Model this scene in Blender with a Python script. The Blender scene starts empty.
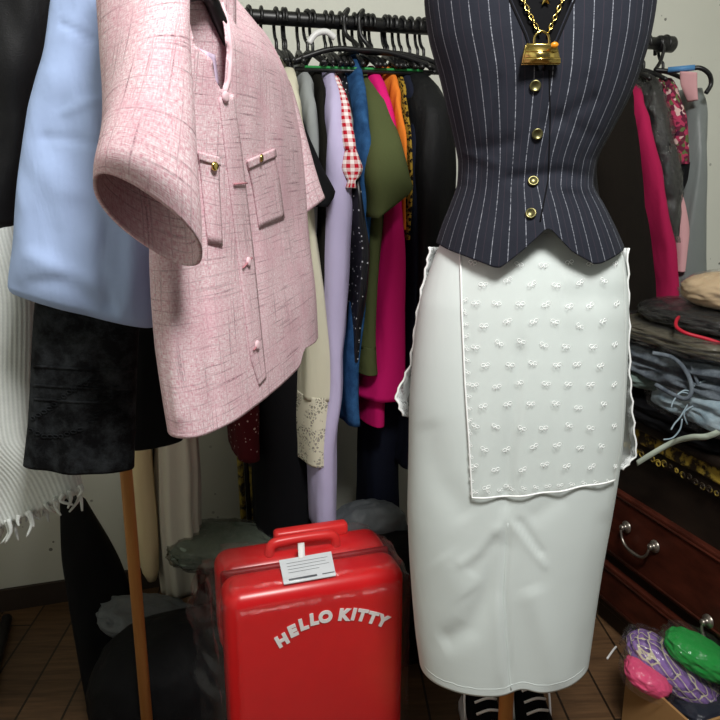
import bpy, bmesh, math, random
from mathutils import Vector, Matrix, noise
from mathutils.bvhtree import BVHTree
from math import sin, cos, pi, radians
random.seed(7)
SC = bpy.context.scene
COL = SC.collection
# ------------------------------------------------------------------ camera
H, TH, F = 1.25, radians(14), 722.0
cd = bpy.data.cameras.new('camera'); cam = bpy.data.objects.new('camera', cd); COL.objects.link(cam)
cam.location = (0, 0, H); cam.rotation_euler = (pi/2-TH, 0, 0)
cd.sensor_width = 36; cd.lens = 36*F/720; cd.clip_start = .02
SC.camera = cam
EYE = Vector((0, 0, H))
def ray(px, py):
    a, b = (px-360)/F, (360-py)/F
    return Vector((a, cos(TH)+b*sin(TH), -sin(TH)+b*cos(TH)))
def P(px, py, Y):
    d = ray(px, py); return EYE + d*(Y/d.y)
def hit(px, py, p0, n):
    d = ray(px, py); return EYE + d*((p0-EYE).dot(n)/d.dot(n))
def floor_at(px, py): return hit(px, py, Vector((0,0,0)), Vector((0,0,1)))
def pix(p):
    q = p-EYE; dc = q.y*cos(TH)-q.z*sin(TH); up = q.y*sin(TH)+q.z*cos(TH)
    return 360+F*q.x/dc, 360-F*up/dc

# ------------------------------------------------------------------ objects
def tag(o, label, cat, group=None, kind=None):
    o['label'] = label; o['category'] = cat
    if group: o['group'] = group
    if kind: o['kind'] = kind
    return o
def thing(name, label, cat, loc=(0,0,0), rz=0, group=None):
    o = bpy.data.objects.new(name, None); COL.objects.link(o); o.location = loc; o.rotation_euler = (0,0,rz)
    o.empty_display_size = .05
    return tag(o, label, cat, group)
def obj(name, bm, mats, parent=None, local=False, smooth=True, solid=0):
    """link bmesh as one object; world-space verts unless local"""
    me = bpy.data.meshes.new(name)
    bmesh.ops.recalc_face_normals(bm, faces=bm.faces) if not getattr(bm, 'keepn', False) else None
    bm.to_mesh(me); bm.free()
    if not isinstance(mats, (list, tuple)): mats = [mats]
    for m in mats: me.materials.append(m)
    if smooth: me.polygons.foreach_set('use_smooth', [True]*len(me.polygons))
    o = bpy.data.objects.new(name, me); COL.objects.link(o)
    if parent is not None:
        o.parent = parent
        if not local:
            off = Vector((0,0,0)); q = parent
            while q is not None: off += Vector(q.location); q = q.parent
            me.transform(Matrix.Translation(-off))
    elif not local:
        vs = [v.co for v in me.vertices]
        c = Vector((sum(v.x for v in vs)/len(vs), sum(v.y for v in vs)/len(vs), min(v.z for v in vs)))
        me.transform(Matrix.Translation(-c)); o.location = c
    if solid:
        md = o.modifiers.new('thickness', 'SOLIDIFY'); md.thickness = solid; md.offset = 0
    return o
def copy_tree(o, parent=None):
    c = o.copy(); COL.objects.link(c); c.parent = parent
    for ch in list(o.children): copy_tree(ch, c)
    return c

# ------------------------------------------------------------------ materials
def srgb(c):
    if isinstance(c, str):
        c = [int(c[i:i+2], 16)/255 for i in (0, 2, 4)]
    return tuple((x/12.92 if x <= .04045 else ((x+.055)/1.055)**2.4) for x in c)+(1,)
class NT:
    def __init__(s, name):
        s.m = bpy.data.materials.new(name); s.m.use_nodes = True; s.t = s.m.node_tree
        s.b = s.t.nodes['Principled BSDF']; s.out = s.t.nodes['Material Output']
    def n(s, typ, props=None, **inp):
        x = s.t.nodes.new(typ)
        for k, v in (props or {}).items(): setattr(x, k, v)
        for k, v in inp.items():
            k = k.replace('_', ' ')
            key = int(k[1:]) if k[0] == 'i' and k[1:].isdigit() else k
            s.set(x.inputs[key], v)
        return x
    def set(s, sock, v):
        if hasattr(v, 'bl_idname') and hasattr(v, 'outputs'): v = v.outputs[0]
        if isinstance(v, bpy.types.NodeSocket): s.t.links.new(v, sock)
        else: sock.default_value = v
    def math(s, op, a, b=0.0, c=None):
        x = s.n('ShaderNodeMath', {'operation': op}, i0=a, i1=b)
        if c is not None: s.set(x.inputs[2], c)
        return x
    def uv(s): return s.n('ShaderNodeUVMap')
    def co(s): return s.n('ShaderNodeTexCoord').outputs['Object']
    def scale(s, v, sc): return s.n('ShaderNodeVectorMath', {'operation': 'MULTIPLY'}, i0=v, i1=sc)
    def noise(s, v, sc, det=3, rough=.55): return s.n('ShaderNodeTexNoise', Vector=v, Scale=sc, Detail=det, Roughness=rough)
    def mix(s, f, a, b):
        x = s.n('ShaderNodeMix', {'data_type': 'RGBA'})
        s.set(x.inputs[0], f); s.set(x.inputs[6], a); s.set(x.inputs[7], b); return x.outputs[2]
    def ramp(s, f, lo, hi):
        return s.n('ShaderNodeMapRange', {'clamp': True}, i0=f, i1=lo, i2=hi)
    def bump(s, h, st=.3, d=.002):
        s.set(s.b.inputs['Normal'], s.n('ShaderNodeBump', Strength=st, Distance=d, Height=h))
    def base(s, col, rough=.85, spec=.2, metal=0):
        s.set(s.b.inputs['Base Color'], col); s.b.inputs['Roughness'].default_value = rough
        s.b.inputs['Specular IOR Level'].default_value = spec; s.b.inputs['Metallic'].default_value = metal
    def alpha(s, f): s.set(s.b.inputs['Alpha'], f)
def dim(c, k): return tuple(x*k for x in c[:3])+(1,)
def fabric(name, c, var=.15, rough=.9, weave=900, bump=.25, spec=.15, sheen=.0, wr=14, fk=1.0):
    t = NT(name); c = srgb(c); v = t.uv()
    big = t.noise(t.co(), wr, 4)
    fine = t.noise(t.scale(v, (1, 1, 1)), weave, 2)
    col = t.mix(t.math('MULTIPLY_ADD', fine, .5, t.math('MULTIPLY', big, .5)), dim(c, 1-var), dim(c, 1+var))
    t.base(col, rough, spec)
    if sheen: t.b.inputs['Sheen Weight'].default_value = sheen
    fold = t.n('ShaderNodeTexNoise', Vector=t.scale(t.co(), (1, 1, .33)), Scale=17, Detail=3, Roughness=.5, Distortion=.6)
    h = t.math('ADD', t.math('MULTIPLY', big, .5), t.math('ADD', t.math('MULTIPLY', fine, .08), t.math('MULTIPLY', fold, fk)))
    t.bump(h, min(1, bump*2), .006)
    return t.m
def plain(name, c, rough=.5, spec=.4, metal=0, var=.08):
    t = NT(name); c = srgb(c); nz = t.noise(t.co(), 30, 3)
    t.base(t.mix(nz, dim(c, 1-var), dim(c, 1+var)), rough, spec, metal); return t.m
def film(name, tint='ffffff', dens=.10, gl=.35, sc=18, rough=.12, bump=.6):
    t = NT(name); t.t.nodes.remove(t.b)
    tr = t.n('ShaderNodeBsdfTransparent', Color=srgb(tint))
    nz = t.noise(t.co(), sc, 5, .6)
    bp = t.n('ShaderNodeBump', Strength=bump, Distance=.02, Height=nz)
    g = t.n('ShaderNodeBsdfGlossy', Roughness=rough, Normal=bp, Color=(1,1,1,1))
    df = t.n('ShaderNodeBsdfDiffuse', Color=(.8,.8,.8,1), Normal=bp)
    lw = t.n('ShaderNodeLayerWeight', Blend=.5, Normal=bp); fr = t.math('MULTIPLY_ADD', t.math('POWER', lw.outputs['Facing'], 4), .45, .035)
    m1 = t.n('ShaderNodeMixShader', i0=dens, i1=tr, i2=df)
    m2 = t.n('ShaderNodeMixShader', i0=t.math('MULTIPLY', fr, gl), i1=m1, i2=g)
    t.t.links.new(m2.outputs[0], t.out.inputs['Surface']); return t.m
def m_tweed(name, dark=1.0):
    t = NT(name); v = t.uv()
    a = t.noise(t.scale(v, (170, 700, 1)), 1, 2); b = t.noise(t.scale(v, (700, 170, 1)), 1, 2)
    lx = t.noise(t.scale(v, (300, 9, 1)), 1, 1); ly = t.noise(t.scale(v, (9, 300, 1)), 1, 1)
    f = t.ramp(t.math('ADD', a, b), .7, 1.3)
    pk, wh, gr = srgb('c48e9a'), srgb('eadde0'), srgb('75585f')
    col = t.mix(f, dim(pk, dark), dim(wh, dark))
    lines = t.math('MAXIMUM', t.ramp(lx, .58, .76), t.ramp(ly, .57, .75))
    col = t.mix(t.math('MULTIPLY', lines, t.ramp(a, .35, .6)), col, dim(gr, dark))
    big = t.noise(v, 14, 2)
    col = t.mix(t.math('MULTIPLY', t.ramp(big, .45, .7), .35), col, dim(srgb('d298a8'), dark))
    t.base(col, .95, .1); t.bump(t.math('ADD', a, b), .22, .0015); return t.m
def m_pinstripe():
    t = NT('navy_pinstripe_cloth'); v = t.uv(); s = t.n('ShaderNodeSeparateXYZ', i0=v)
    def stripe(per, ph, w):
        x = t.math('FRACT', t.math('ADD', t.math('DIVIDE', s.outputs[0], per), ph))
        return t.math('LESS_THAN', t.math('ABSOLUTE', t.math('SUBTRACT', x, .5)), w)
    nz = t.noise(t.scale(v, (200, 700, 1)), 1, 2)
    st = t.math('MULTIPLY', stripe(.0245, 0, .021), t.ramp(nz, .35, .62))
    s2 = t.math('MULTIPLY', stripe(.0245, .5, .02), .45)
    base = t.mix(t.noise(v, 900, 2), srgb('1c1e27'), srgb('262933'))
    col = t.mix(s2, base, srgb('43363f')); col = t.mix(st, col, srgb('a3a7b2'))
    t.base(col, .85, .2); t.bump(t.noise(t.co(), 25, 4), .25, .006); return t.m
def m_gingham():
    t = NT('red_gingham'); s = t.n('ShaderNodeSeparateXYZ', i0=t.uv())
    a = t.math('LESS_THAN', t.math('FRACT', t.math('MULTIPLY', s.outputs[0], 55)), .5)
    b = t.math('LESS_THAN', t.math('FRACT', t.math('MULTIPLY', s.outputs[1], 55)), .5)
    f = t.math('MULTIPLY', t.math('ADD', a, b), .5)
    t.base(t.mix(f, srgb('efe6e4'), srgb('b8182c')), .9, .1); return t.m
def m_denim(name, c1, c2, sc=22, lo=.35, hi=.7):
    t = NT(name); v = t.uv(); a = t.noise(t.co(), sc, 6, .7); b = t.noise(t.scale(v, (1400, 500, 1)), 1, 2)
    f = t.math('ADD', t.ramp(a, lo, hi), t.math('MULTIPLY', t.math('SUBTRACT', b, .5), .6))
    t.base(t.mix(f, srgb(c1), srgb(c2)), .9, .1); t.bump(t.math('ADD', a, t.math('MULTIPLY', b, .3)), .4, .004); return t.m
def m_dots(name, c, dc, sc=55, th=.22, rough=.85, metal=False):
    t = NT(name); vo = t.n('ShaderNodeTexVoronoi', Vector=t.uv(), Scale=sc, Randomness=.9)
    f = t.math('LESS_THAN', vo.outputs['Distance'], th)
    big = t.noise(t.co(), 14, 4)
    t.base(t.mix(f, dim(srgb(c), .9), srgb(dc)), rough, .2)
    if metal: t.set(t.b.inputs['Roughness'], t.math('SUBTRACT', rough, t.math('MULTIPLY', f, rough-.15)))
    t.bump(big, .3, .004); return t.m
def m_lace(name, c, sc=90, solid=.62):
    t = NT(name); v = t.uv()
    vo = t.n('ShaderNodeTexVoronoi', {'feature': 'DISTANCE_TO_EDGE'}, Vector=v, Scale=sc)
    n2 = t.noise(v, sc*.22, 3)
    al = t.math('MAXIMUM', t.math('LESS_THAN', vo.outputs['Distance'], .12), t.math('GREATER_THAN', n2, solid-.1))
    t.base(srgb(c), .9, .1); t.alpha(t.math('MAXIMUM', al, .35))
    t.bump(t.math('ADD', al, n2), .5, .003); return t.m
def m_sheer():
    t = NT('sheer_white_chiffon'); v = t.uv(); a = t.noise(v, 1500, 2)
    t.base(srgb('eef3f1'), .9, .1); t.alpha(t.math('MULTIPLY_ADD', a, .3, .22)); return t.m
def m_knit():
    t = NT('white_rib_knit'); v = t.uv(); s = t.n('ShaderNodeSeparateXYZ', i0=v)
    w = t.math('SINE', t.math('MULTIPLY', s.outputs[0], 2*pi/.0066))
    st = t.math('SINE', t.math('ADD', t.math('MULTIPLY', s.outputs[1], 2*pi/.006), t.math('MULTIPLY', w, 1.2)))
    nz = t.noise(t.co(), 60, 4)
    h = t.math('ADD', t.math('MULTIPLY', w, .5), t.math('ADD', t.math('MULTIPLY', st, .08), nz))
    t.base(t.mix(t.ramp(h, -.4, 1.2), srgb('c4c9c6'), srgb('e2e6e3')), .97, .05); t.bump(h, .28, .003); return t.m
def m_floral():
    t = NT('floral_print'); v = t.uv(); vo = t.n('ShaderNodeTexVoronoi', Vector=v, Scale=100)
    r = t.n('ShaderNodeValToRGB', i0=vo.outputs['Color']); e = r.color_ramp.elements
    r.color_ramp.interpolation = 'CONSTANT'
    e[0].color = srgb('64273a'); e[1].color = srgb('a83a58'); e[1].position = .45
    for p, c in ((.62, '5a6b42'), (.75, 'c9a9a4'), (.85, '452034')):
        k = e.new(p); k.color = srgb(c)
    t.base(r, .9, .1); return t.m
def m_leopard():
    t = NT('leopard_print'); v = t.uv(); a = t.noise(v, 110, 3)
    t.base(t.mix(t.math('GREATER_THAN', a, .52), srgb('9a7c2e'), srgb('17130f')), .9, .1); return t.m
def m_plaid():
    t = NT('purple_plaid'); s = t.n('ShaderNodeSeparateXYZ', i0=t.co())
    def st(o, k, w, ph=0): return t.math('LESS_THAN', t.math('FRACT', t.math('ADD', t.math('MULTIPLY', o, k), ph)), w)
    x, y = t.math('ADD', s.outputs[0], s.outputs[2]), t.math('SUBTRACT', s.outputs[1], s.outputs[2])
    f = t.math('MULTIPLY', t.math('ADD', st(x, 48, .4), st(y, 48, .4)), .5)
    col = t.mix(f, srgb('8a6aa8'), srgb('54406f'))
    g = t.math('MAXIMUM', st(x, 48, .12, .7), st(y, 48, .12, .7))
    t.base(t.mix(g, col, srgb('c5bda2')), .9, .1); return t.m
def m_wall():
    t = NT('stained_plaster'); v = t.co()
    a = t.noise(v, 2.2, 5); b = t.noise(v, 120, 3)
    vo = t.n('ShaderNodeTexVoronoi', Vector=v, Scale=26, Randomness=1.0)
    cl = t.noise(v, 5, 3)
    dot = t.math('MULTIPLY', t.math('LESS_THAN', vo.outputs['Distance'], t.math('MULTIPLY', vo.outputs['Color'], .16)), t.ramp(cl, .43, .54))
    col = t.mix(a, srgb('d3d5ca'), srgb('e4e5db'))
    t.base(t.mix(t.math('MULTIPLY', dot, .75), col, srgb('4d4c46')), .95, .1); t.bump(b, .15, .002); return t.m
def m_wood(name, c1, c2, sc=(3, 40, 3), rough=.5, planks=False, vec=None):
    t = NT(name); v = t.co(); w = t.noise(t.scale(v, sc), 1, 6, .65)
    col = t.mix(t.ramp(w, .3, .7), srgb(c1), srgb(c2))
    if planks:
        br = t.n('ShaderNodeTexBrick', Vector=v, Scale=1, Color1=(.75,.75,.75,1), Color2=(1.1,1.1,1.1,1), Mortar=(.15,.15,.15,1))
        br.inputs['Mortar Size'].default_value = .003; br.inputs['Brick Width'].default_value = .9; br.inputs['Row Height'].default_value = .11
        mm = t.n('ShaderNodeMix', {'data_type': 'RGBA', 'blend_type': 'MULTIPLY'}); mm.inputs[0].default_value = 1
        t.set(mm.inputs[6], col); t.set(mm.inputs[7], br); col = mm.outputs[2]
    t.base(col, rough, .35); t.bump(w, .15, .002); return t.m
def m_glitter():
    t = NT('black_sequin'); vo = t.n('ShaderNodeTexVoronoi', Vector=t.uv(), Scale=160)
    s = t.n('ShaderNodeSeparateColor', i0=vo.outputs['Color'])
    f = t.math('MULTIPLY', t.math('GREATER_THAN', s.outputs[0], .9), t.math('LESS_THAN', vo.outputs['Distance'], .35))
    t.base(t.mix(f, srgb('14151c'), srgb('c9ccd2')), .4, .5); return t.m
def m_gilt():
    t = NT('worn_gilt'); v = t.co(); a = t.noise(v, 28, 5, .65)
    t.base(t.mix(t.ramp(a, .46, .56), srgb('2a2015'), srgb('b39a3e')), .55, .4); t.bump(a, .6, .01); return t.m

M = dict(
 tweed=m_tweed('pink_tweed'), vest=m_pinstripe(), gingham=m_gingham(), knit=m_knit(), sheer=m_sheer(), wall=m_wall(), floral=m_floral(),
 leopard=m_leopard(), plaid=m_plaid(), sequin=m_glitter(), gilt=m_gilt(),
 skirt=fabric('white_scuba_knit', 'd7e0de', .03, .8, 1200, .1, fk=.5), embro=fabric('white_embroidery', 'fafcfb', .03),
 blue=fabric('light_blue_poplin', 'a3b7de', .04, .8, 1500, .35), lilac_satin=plain('lilac_satin', 'c9b8cf', .35, .5),
 blackgloss=fabric('black_glossy_nylon', '0d0d0f', .3, .62, 500, .4, .25, wr=9), black=fabric('black_cloth', '0e0e11', .25), blackwool=fabric('black_wool', '15140f', .3, .95, 400, .6),
 blacksatin=fabric('black_satin', '0c0d10', .2, .6, 900, .5, .25), navy=fabric('navy_cloth', '191d2c', .2), fur=fabric('dark_brown_fur', '17130f', .5, .95, 260, .9),
 cream=fabric('cream_cotton', 'c9c5b0', .06), creamlace=m_lace('cream_lace', 'd2cdb9', 110, .62), whitelace=m_lace('white_lace', 'e9ecec', 150, .6),
 grey=fabric('grey_jersey', '8d9191', .08), lav=fabric('lavender_cotton', 'bdb4d6', .04, .85, 1200, .3), bluedenim=m_denim('blue_denim', '1f3f66', '35608f', 30),
 olive=fabric('olive_twill', '4d5433', .08, .85, 1200), pink=fabric('hot_pink_crepe', 'd41a70', .05, .8), crimson=fabric('crimson_cloth', 'a81e4d', .06),
 orange=fabric('orange_cloth', 'e07b2c', .06), reddot=m_dots('dark_red_dotted', '54141d', 'd9bdb5', 75, .2),
 blackdenim=m_denim('black_washed_denim', '0c0c0e', '42464a', 30, .42, .9), lightdenim=m_denim('light_blue_denim', '7d93a0', 'b6c6cd', 16),
 greydenim=m_denim('grey_denim', '454c55', '79828a', 24), greenknit=fabric('grey_green_knit', '6c7d78', .15, .95, 200, .7),
 silver=fabric('grey_blue_satin', '737978', .1, .45, 600, .3, .45), palepink=fabric('pale_pink_cloth', 'd3a2a6', .05), beige=fabric('beige_card', 'dcc9a0', .05),
 bonewhite=fabric('off_white_pleat', 'dcd8c9', .08), tan=fabric('tan_fleece', 'c3ab8a', .08), greencloth=fabric('bright_green_cloth', '1f8f3c', .1),
 pinkrag=fabric('pink_cloth', 'e0507c', .08), sagecloth=fabric('sage_cloth', '93a396', .1),
 reddark=plain('dark_red_zip', '8f1015', .5), red=plain('red_shell', 'd41a1f', .3, .5), redlight=plain('red_plastic', 'e03030', .35, .5), white=plain('white_ink', 'f4f2f1', .6), tagwhite=plain('white_card', 'd9dde2', .6),
 printgrey=plain('grey_print', '55595f', .7), blackpl=plain('black_plastic', '101012', .4, .5), greenpl=plain('green_plastic', '2f8f4a', .5), bluepl=plain('blue_plastic', '4f86b8', .5),
 clearwhite=plain('white_plastic', 'd8d8d8', .4), rubber=plain('dark_rubber', '151515', .7), chrome=plain('aged_metal', '9a938a', .35, .5, .9), gold=plain('polished_gold', 'd6bd6e', .2, .5, 1), brass=plain('antique_brass', '716c49', .35, .5, .9),
 amber=plain('amber_stone', 'e08a1e', .3), floor=m_wood('dark_floor_planks', '4a3524', '73563b', (60, 5, 5), .5, True), pole=m_wood('honey_wood', 'a8703a', 'c08a4c', (40, 40, 3), .5),
 mahogany=m_wood('dark_mahogany', '32140c', '54261a', (30, 4, 30), .4), mahblack=m_wood('blackened_wood', '15100d', '2b211a', (20, 4, 20), .45),
 card=fabric('brown_cardboard', 'a37d51', .06, bump=.05), film=film('clear_wrap', dens=.012, gl=.8, sc=26, rough=.12, bump=.4), filmdark=film('smoky_bag', 'c5c5c0', .03, 1.3, 40, bump=.6),
 greybag=fabric('grey_plastic_sheet', '54585b', .1, .5, 200, .5, .3), blackbag=fabric('black_plastic_sheet', '060608', .2, .7, 200, .4, .15), baseboard=plain('brown_skirting', '3a2f28', .7),
 sole=plain('white_rubber', 'dcdcdc', .6), tape=fabric('measuring_tape', 'b4bfb0', .06), redpipe=plain('red_piping', 'b5182f', .5))
M['taupe'] = fabric('taupe_cloth', '8f8878', .1)
M['inner'] = fabric('pink_lining', 'b0757d', .1)

# ------------------------------------------------------------------ mesh builders
def tube(bm, pts, r, n=8, closed=False, mi=0):
    pts = [Vector(p) for p in pts]; N = len(pts); rings = []
    rr = r if isinstance(r, (list, tuple)) else [r]*N
    up = None
    for i, p in enumerate(pts):
        a = pts[(i-1) % N] if (closed or i) else p; b = pts[(i+1) % N] if (closed or i < N-1) else p
        t = (b-a).normalized()
        if up is None: up = Vector((0,0,1)) if abs(t.z) < .9 else Vector((1,0,0))
        s = t.cross(up).normalized(); up = s.cross(t).normalized()
        rings.append([bm.verts.new(p+(s*cos(2*pi*k/n)+up*sin(2*pi*k/n))*rr[i]) for k in range(n)])
    fs = []
    for i in range(N if closed else N-1):
        A, B = rings[i], rings[(i+1) % N]
        for k in range(n): fs.append(bm.faces.new((A[k], A[(k+1) % n], B[(k+1) % n], B[k])))
    if not closed:
        fs.append(bm.faces.new(rings[0][::-1])); fs.append(bm.faces.new(rings[-1]))
    for f in fs: f.material_index = mi
    return bm
def T(pts, r, n=8, closed=False): return tube(bmesh.new(), pts, r, n, closed)
def smooth_path(pts, k=8):
    pts = [Vector(p) for p in pts]; out = []
    for i in range(len(pts)-1):
        p0, p1, p2, p3 = pts[max(i-1,0)], pts[i], pts[i+1], pts[min(i+2,len(pts)-1)]
        for j in range(k):
            out.append(cr(p0, p1, p2, p3, j/k))
    return out+[pts[-1]]
def cr(a, b, c, d, t): return .5*((2*b)+(c-a)*t+(2*a-5*b+4*c-d)*t*t+(3*b-a-3*c+d)*t*t*t)
def box(bm, c, s, rot=None, mi=0):
    g = bmesh.ops.create_cube(bm, size=1)
    mt = Matrix.Translation(c) @ (rot or Matrix()) @ Matrix.Diagonal((*s, 1))
    bmesh.ops.transform(bm, matrix=mt, verts=g['verts'])
    for f in {f for v in g['verts'] for f in v.link_faces}: f.material_index = mi
    return g['verts']
def rbox(c, s, r, seg=4, rot=None):
    bm = bmesh.new(); box(bm, (0,0,0), s)
    bmesh.ops.bevel(bm, geom=list(bm.edges), offset=r, segments=seg, affect='EDGES', profile=.5)
    bm.transform(Matrix.Translation(c) @ (rot or Matrix())); return bm
def cyl(bm, c, r, h, axis='Z', n=24, r2=None, mi=0):
    rot = {'Z': Matrix(), 'X': Matrix.Rotation(pi/2, 4, 'Y'), 'Y': Matrix.Rotation(pi/2, 4, 'X')}[axis]
    g = bmesh.ops.create_cone(bm, cap_ends=True, segments=n, radius1=r, radius2=r if r2 is None else r2, depth=h, matrix=Matrix.Translation(c) @ rot)
    for f in {f for v in g['verts'] for f in v.link_faces}: f.material_index = mi
def spow(x, e): return math.copysign(abs(x)**e, x)
def segdist(x, y, pl):
    best = 1e9; bi = 0
    for i, ((ax, ay), (bx, by)) in enumerate(zip(pl, pl[1:])):
        dx, dy = bx-ax, by-ay; L = dx*dx+dy*dy or 1e-9
        t = max(0, min(1, ((x-ax)*dx+(y-ay)*dy)/L)); d = math.hypot(x-ax-t*dx, y-ay-t*dy)
        if d < best: best, bi = d, (i+t)/(len(pl)-1)
    return best, bi
def loft(name, rows, mat, parent=None, n=56, m=50, e=2.4, sheet=0, sk=1.5, rad=0, rk=9, nz=0.004, ns=9, hem=None, creases=(), cap0=True, cap1=False,
         solid=.0016, zf=.45, seed=0, cut=None, capdrop=0, snap=None):
    """rows of (A, B, t[, tilt]) -> closed cross-sections with long axis A-B and half thickness t, joined into a cloth tube"""
    rows = [(Vector(r[0]), Vector(r[1]), r[2], r[3] if len(r) > 3 else 0) for r in rows]
    cs = [(a+b)/2 for a, b, *_ in rows]; L = [0]
    for a, b in zip(cs, cs[1:]): L.append(L[-1]+max((b-a).length, 1e-4))
    def at(l):
        i = 0
        while i < len(rows)-2 and l > L[i+1]: i += 1
        t = (l-L[i])/(L[i+1]-L[i]); q = [rows[max(i-1,0)], rows[i], rows[i+1], rows[min(i+2,len(rows)-1)]]
        tt = .6*t+.4*(t*t*(3-2*t))
        lin = [q[1][k]+(q[2][k]-q[1][k])*t for k in range(4)]
        cat = [cr(q[0][k], q[1][k], q[2][k], q[3][k], t) for k in range(4)]
        return [lin[k]*.35+cat[k]*.65 for k in range(4)]
    bm = bmesh.new(); uvl = bm.loops.layers.uv.new('UVMap'); rings = []; arc = None; ss = []
    for i in range(m+1):
        s = i/m; A, B, th, tl = at(s*L[-1]); ss.append(s)
        c = (A+B)/2; ax = (B-A)/2; nv = Vector((ax.y, -ax.x, 0))
        nv = nv.normalized() if nv.length > 1e-6 else Vector((0,-1,0))
        nt = nv+Vector((0,0,tl)); ring = []
        for j in range(n):
            ph = 2*pi*j/n; x, y = spow(cos(ph), 2/e), spow(sin(ph), 2/e)
            p = c+ax*x+nt*(th*y)
            d = 0
            if sheet: d += sheet*(s**.6)*(sin(2*pi*sk*x*.5+seed*1.7+1.2*s)+.5*sin(2*pi*sk*1.9*x*.5+seed+2*s))
            q = Vector((p.x*ns, p.y*ns, p.z*ns*zf))+Vector((seed*3.1, 0, seed))
            d += nz*(noise.noise(q)+.5*noise.noise(q*2.3))
            p = p+nv*d
            if rad:
                o = (p-c); o.z = 0
                if o.length > 1e-6: p = p+o.normalized()*rad*(s**1.2)*sin(rk*ph+seed+s*1.5)
            if hem: p.z += hem(x, y, s)
            ring.append(p)
        rings.append(ring)
        if arc is None and s >= .5:
            arc = [0]
            for j in range(n): arc.append(arc[-1]+(ring[(j+1)%n]-ring[j]).length)
    if creases:
        for i, ring in enumerate(rings):
            for j in range(n):
                if sin(2*pi*j/n) < -.05: continue
                x, y = pix(ring[j]); c = sum(ring, Vector())/n; o = ring[j]-c; o.z = 0
                o = (EYE-ring[j]); o.z = 0; o.normalize(); d = 0
                for pl, w, dep in creases:
                    k, tk = segdist(x, y, pl)
                    if k < 3*w: d -= dep*math.exp(-(k/w)**2)*min(1, .15+3*sin(pi*max(0, min(1, tk))))
                ring[j] = ring[j]+o*d
    V = [[bm.verts.new(p) for p in r] for r in rings]
    ln = [0]
    for a, b in zip(rings, rings[1:]): ln.append(ln[-1]+(b[n//4]-a[n//4]).length)
    for i in range(m):
        for j in range(n):
            k = (j+1) % n; f = bm.faces.new((V[i][j], V[i+1][j], V[i+1][k], V[i][k]))
            for lp, uv in zip(f.loops, ((arc[j], ln[i]), (arc[j], ln[i+1]), (arc[j+1], ln[i+1]), (arc[j+1], ln[i]))): lp[uvl].uv = uv
    def cap(R, z):
        c = bm.verts.new(sum((v.co for v in R), Vector())/n+Vector((0,0,z)))
        for j in range(n):
            f = bm.faces.new((R[j], R[(j+1) % n], c))
            for lp in f.loops: lp[uvl].uv = (arc[j], 0)
    if cap0: cap(V[0], capdrop)
    if cap1: cap(V[-1], 0)
    if cut:
        dead = [f for f in bm.faces if cut(f.calc_center_median())]
        bmesh.ops.delete(bm, geom=dead, context='FACES')
        if snap:
            for v in [v for v in bm.verts if any(e_.is_boundary for e_ in v.link_edges)]:
                x, y = pix(v.co); best = None
                for (ax, ay), (bx, by) in zip(snap, snap[1:]):
                    dx, dy = bx-ax, by-ay; L2 = dx*dx+dy*dy or 1e-9
                    tt = max(0, min(1, ((x-ax)*dx+(y-ay)*dy)/L2)); qx, qy = ax+tt*dx, ay+tt*dy; d = math.hypot(x-qx, y-qy)
                    if best is None or d < best[0]: best = (d, qx, qy)
                if best[0] < 5: v.co = P(best[1], best[2], v.co.y)
    return obj(name, bm, mat, parent, solid=solid)
def sil(rows):
    """(pyL, pxL, YL, pyR, pxR, YR, t[, tilt])"""
    return [(P(r[1], r[0], r[2]), P(r[4], r[3], r[5]), r[6]) + tuple(r[7:8]) for r in rows]
def silY(rows, Y, t): return sil([(py, l, Y, py, r, Y, t if len(q) == 0 else q[0]) for py, l, r, *q in rows])
def bvh_of(o):
    off = Vector((0,0,0)); q = o
    while q is not None: off += Vector(q.location); q = q.parent
    return BVHTree.FromPolygons([v.co+off for v in o.data.vertices], [list(p.vertices) for p in o.data.polygons])
def cast(b, px, py):
    d = ray(px, py).normalized(); h = b.ray_cast(EYE, d)
    if h[0] is None: return None, None
    nn = h[1] if h[1].dot(d) < 0 else -h[1]
    return h[0], nn
def onto(b, pts, off=.002):
    out = []
    for px, py in pts:
        p, nn = cast(b, px, py)
        if p is not None: out.append(p+nn*off)
    return out
def dens(pl, step=4):
    out = []
    for (ax, ay), (bx, by) in zip(pl, pl[1:]):
        k = max(1, int(math.hypot(bx-ax, by-ay)/step))
        out += [(ax+(bx-ax)*i/k, ay+(by-ay)*i/k) for i in range(k)]
    return out+[pl[-1]]
def sheetmesh(grid, mat, name, parent=None, solid=.001, mi_fn=None, mats=None):
    bm = bmesh.new(); uvl = bm.loops.layers.uv.new('UVMap')
    V = [[bm.verts.new(p) for p in r] for r in grid]
    lx = [0]
    for a, b in zip(grid[len(grid)//2], grid[len(grid)//2][1:]): lx.append(lx[-1]+(b-a).length)
    ly = [0]
    for a, b in zip(grid, grid[1:]): ly.append(ly[-1]+(b[0]-a[0]).length)
    for i in range(len(V)-1):
        for j in range(len(V[0])-1):
            f = bm.faces.new((V[i][j], V[i+1][j], V[i+1][j+1], V[i][j+1]))
            for lp, uv in zip(f.loops, ((lx[j], ly[i]), (lx[j], ly[i+1]), (lx[j+1], ly[i+1]), (lx[j+1], ly[i]))): lp[uvl].uv = uv
            if mi_fn: f.material_index = mi_fn(i, j)
    return obj(name, bm, mats or mat, parent, solid=solid)
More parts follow.
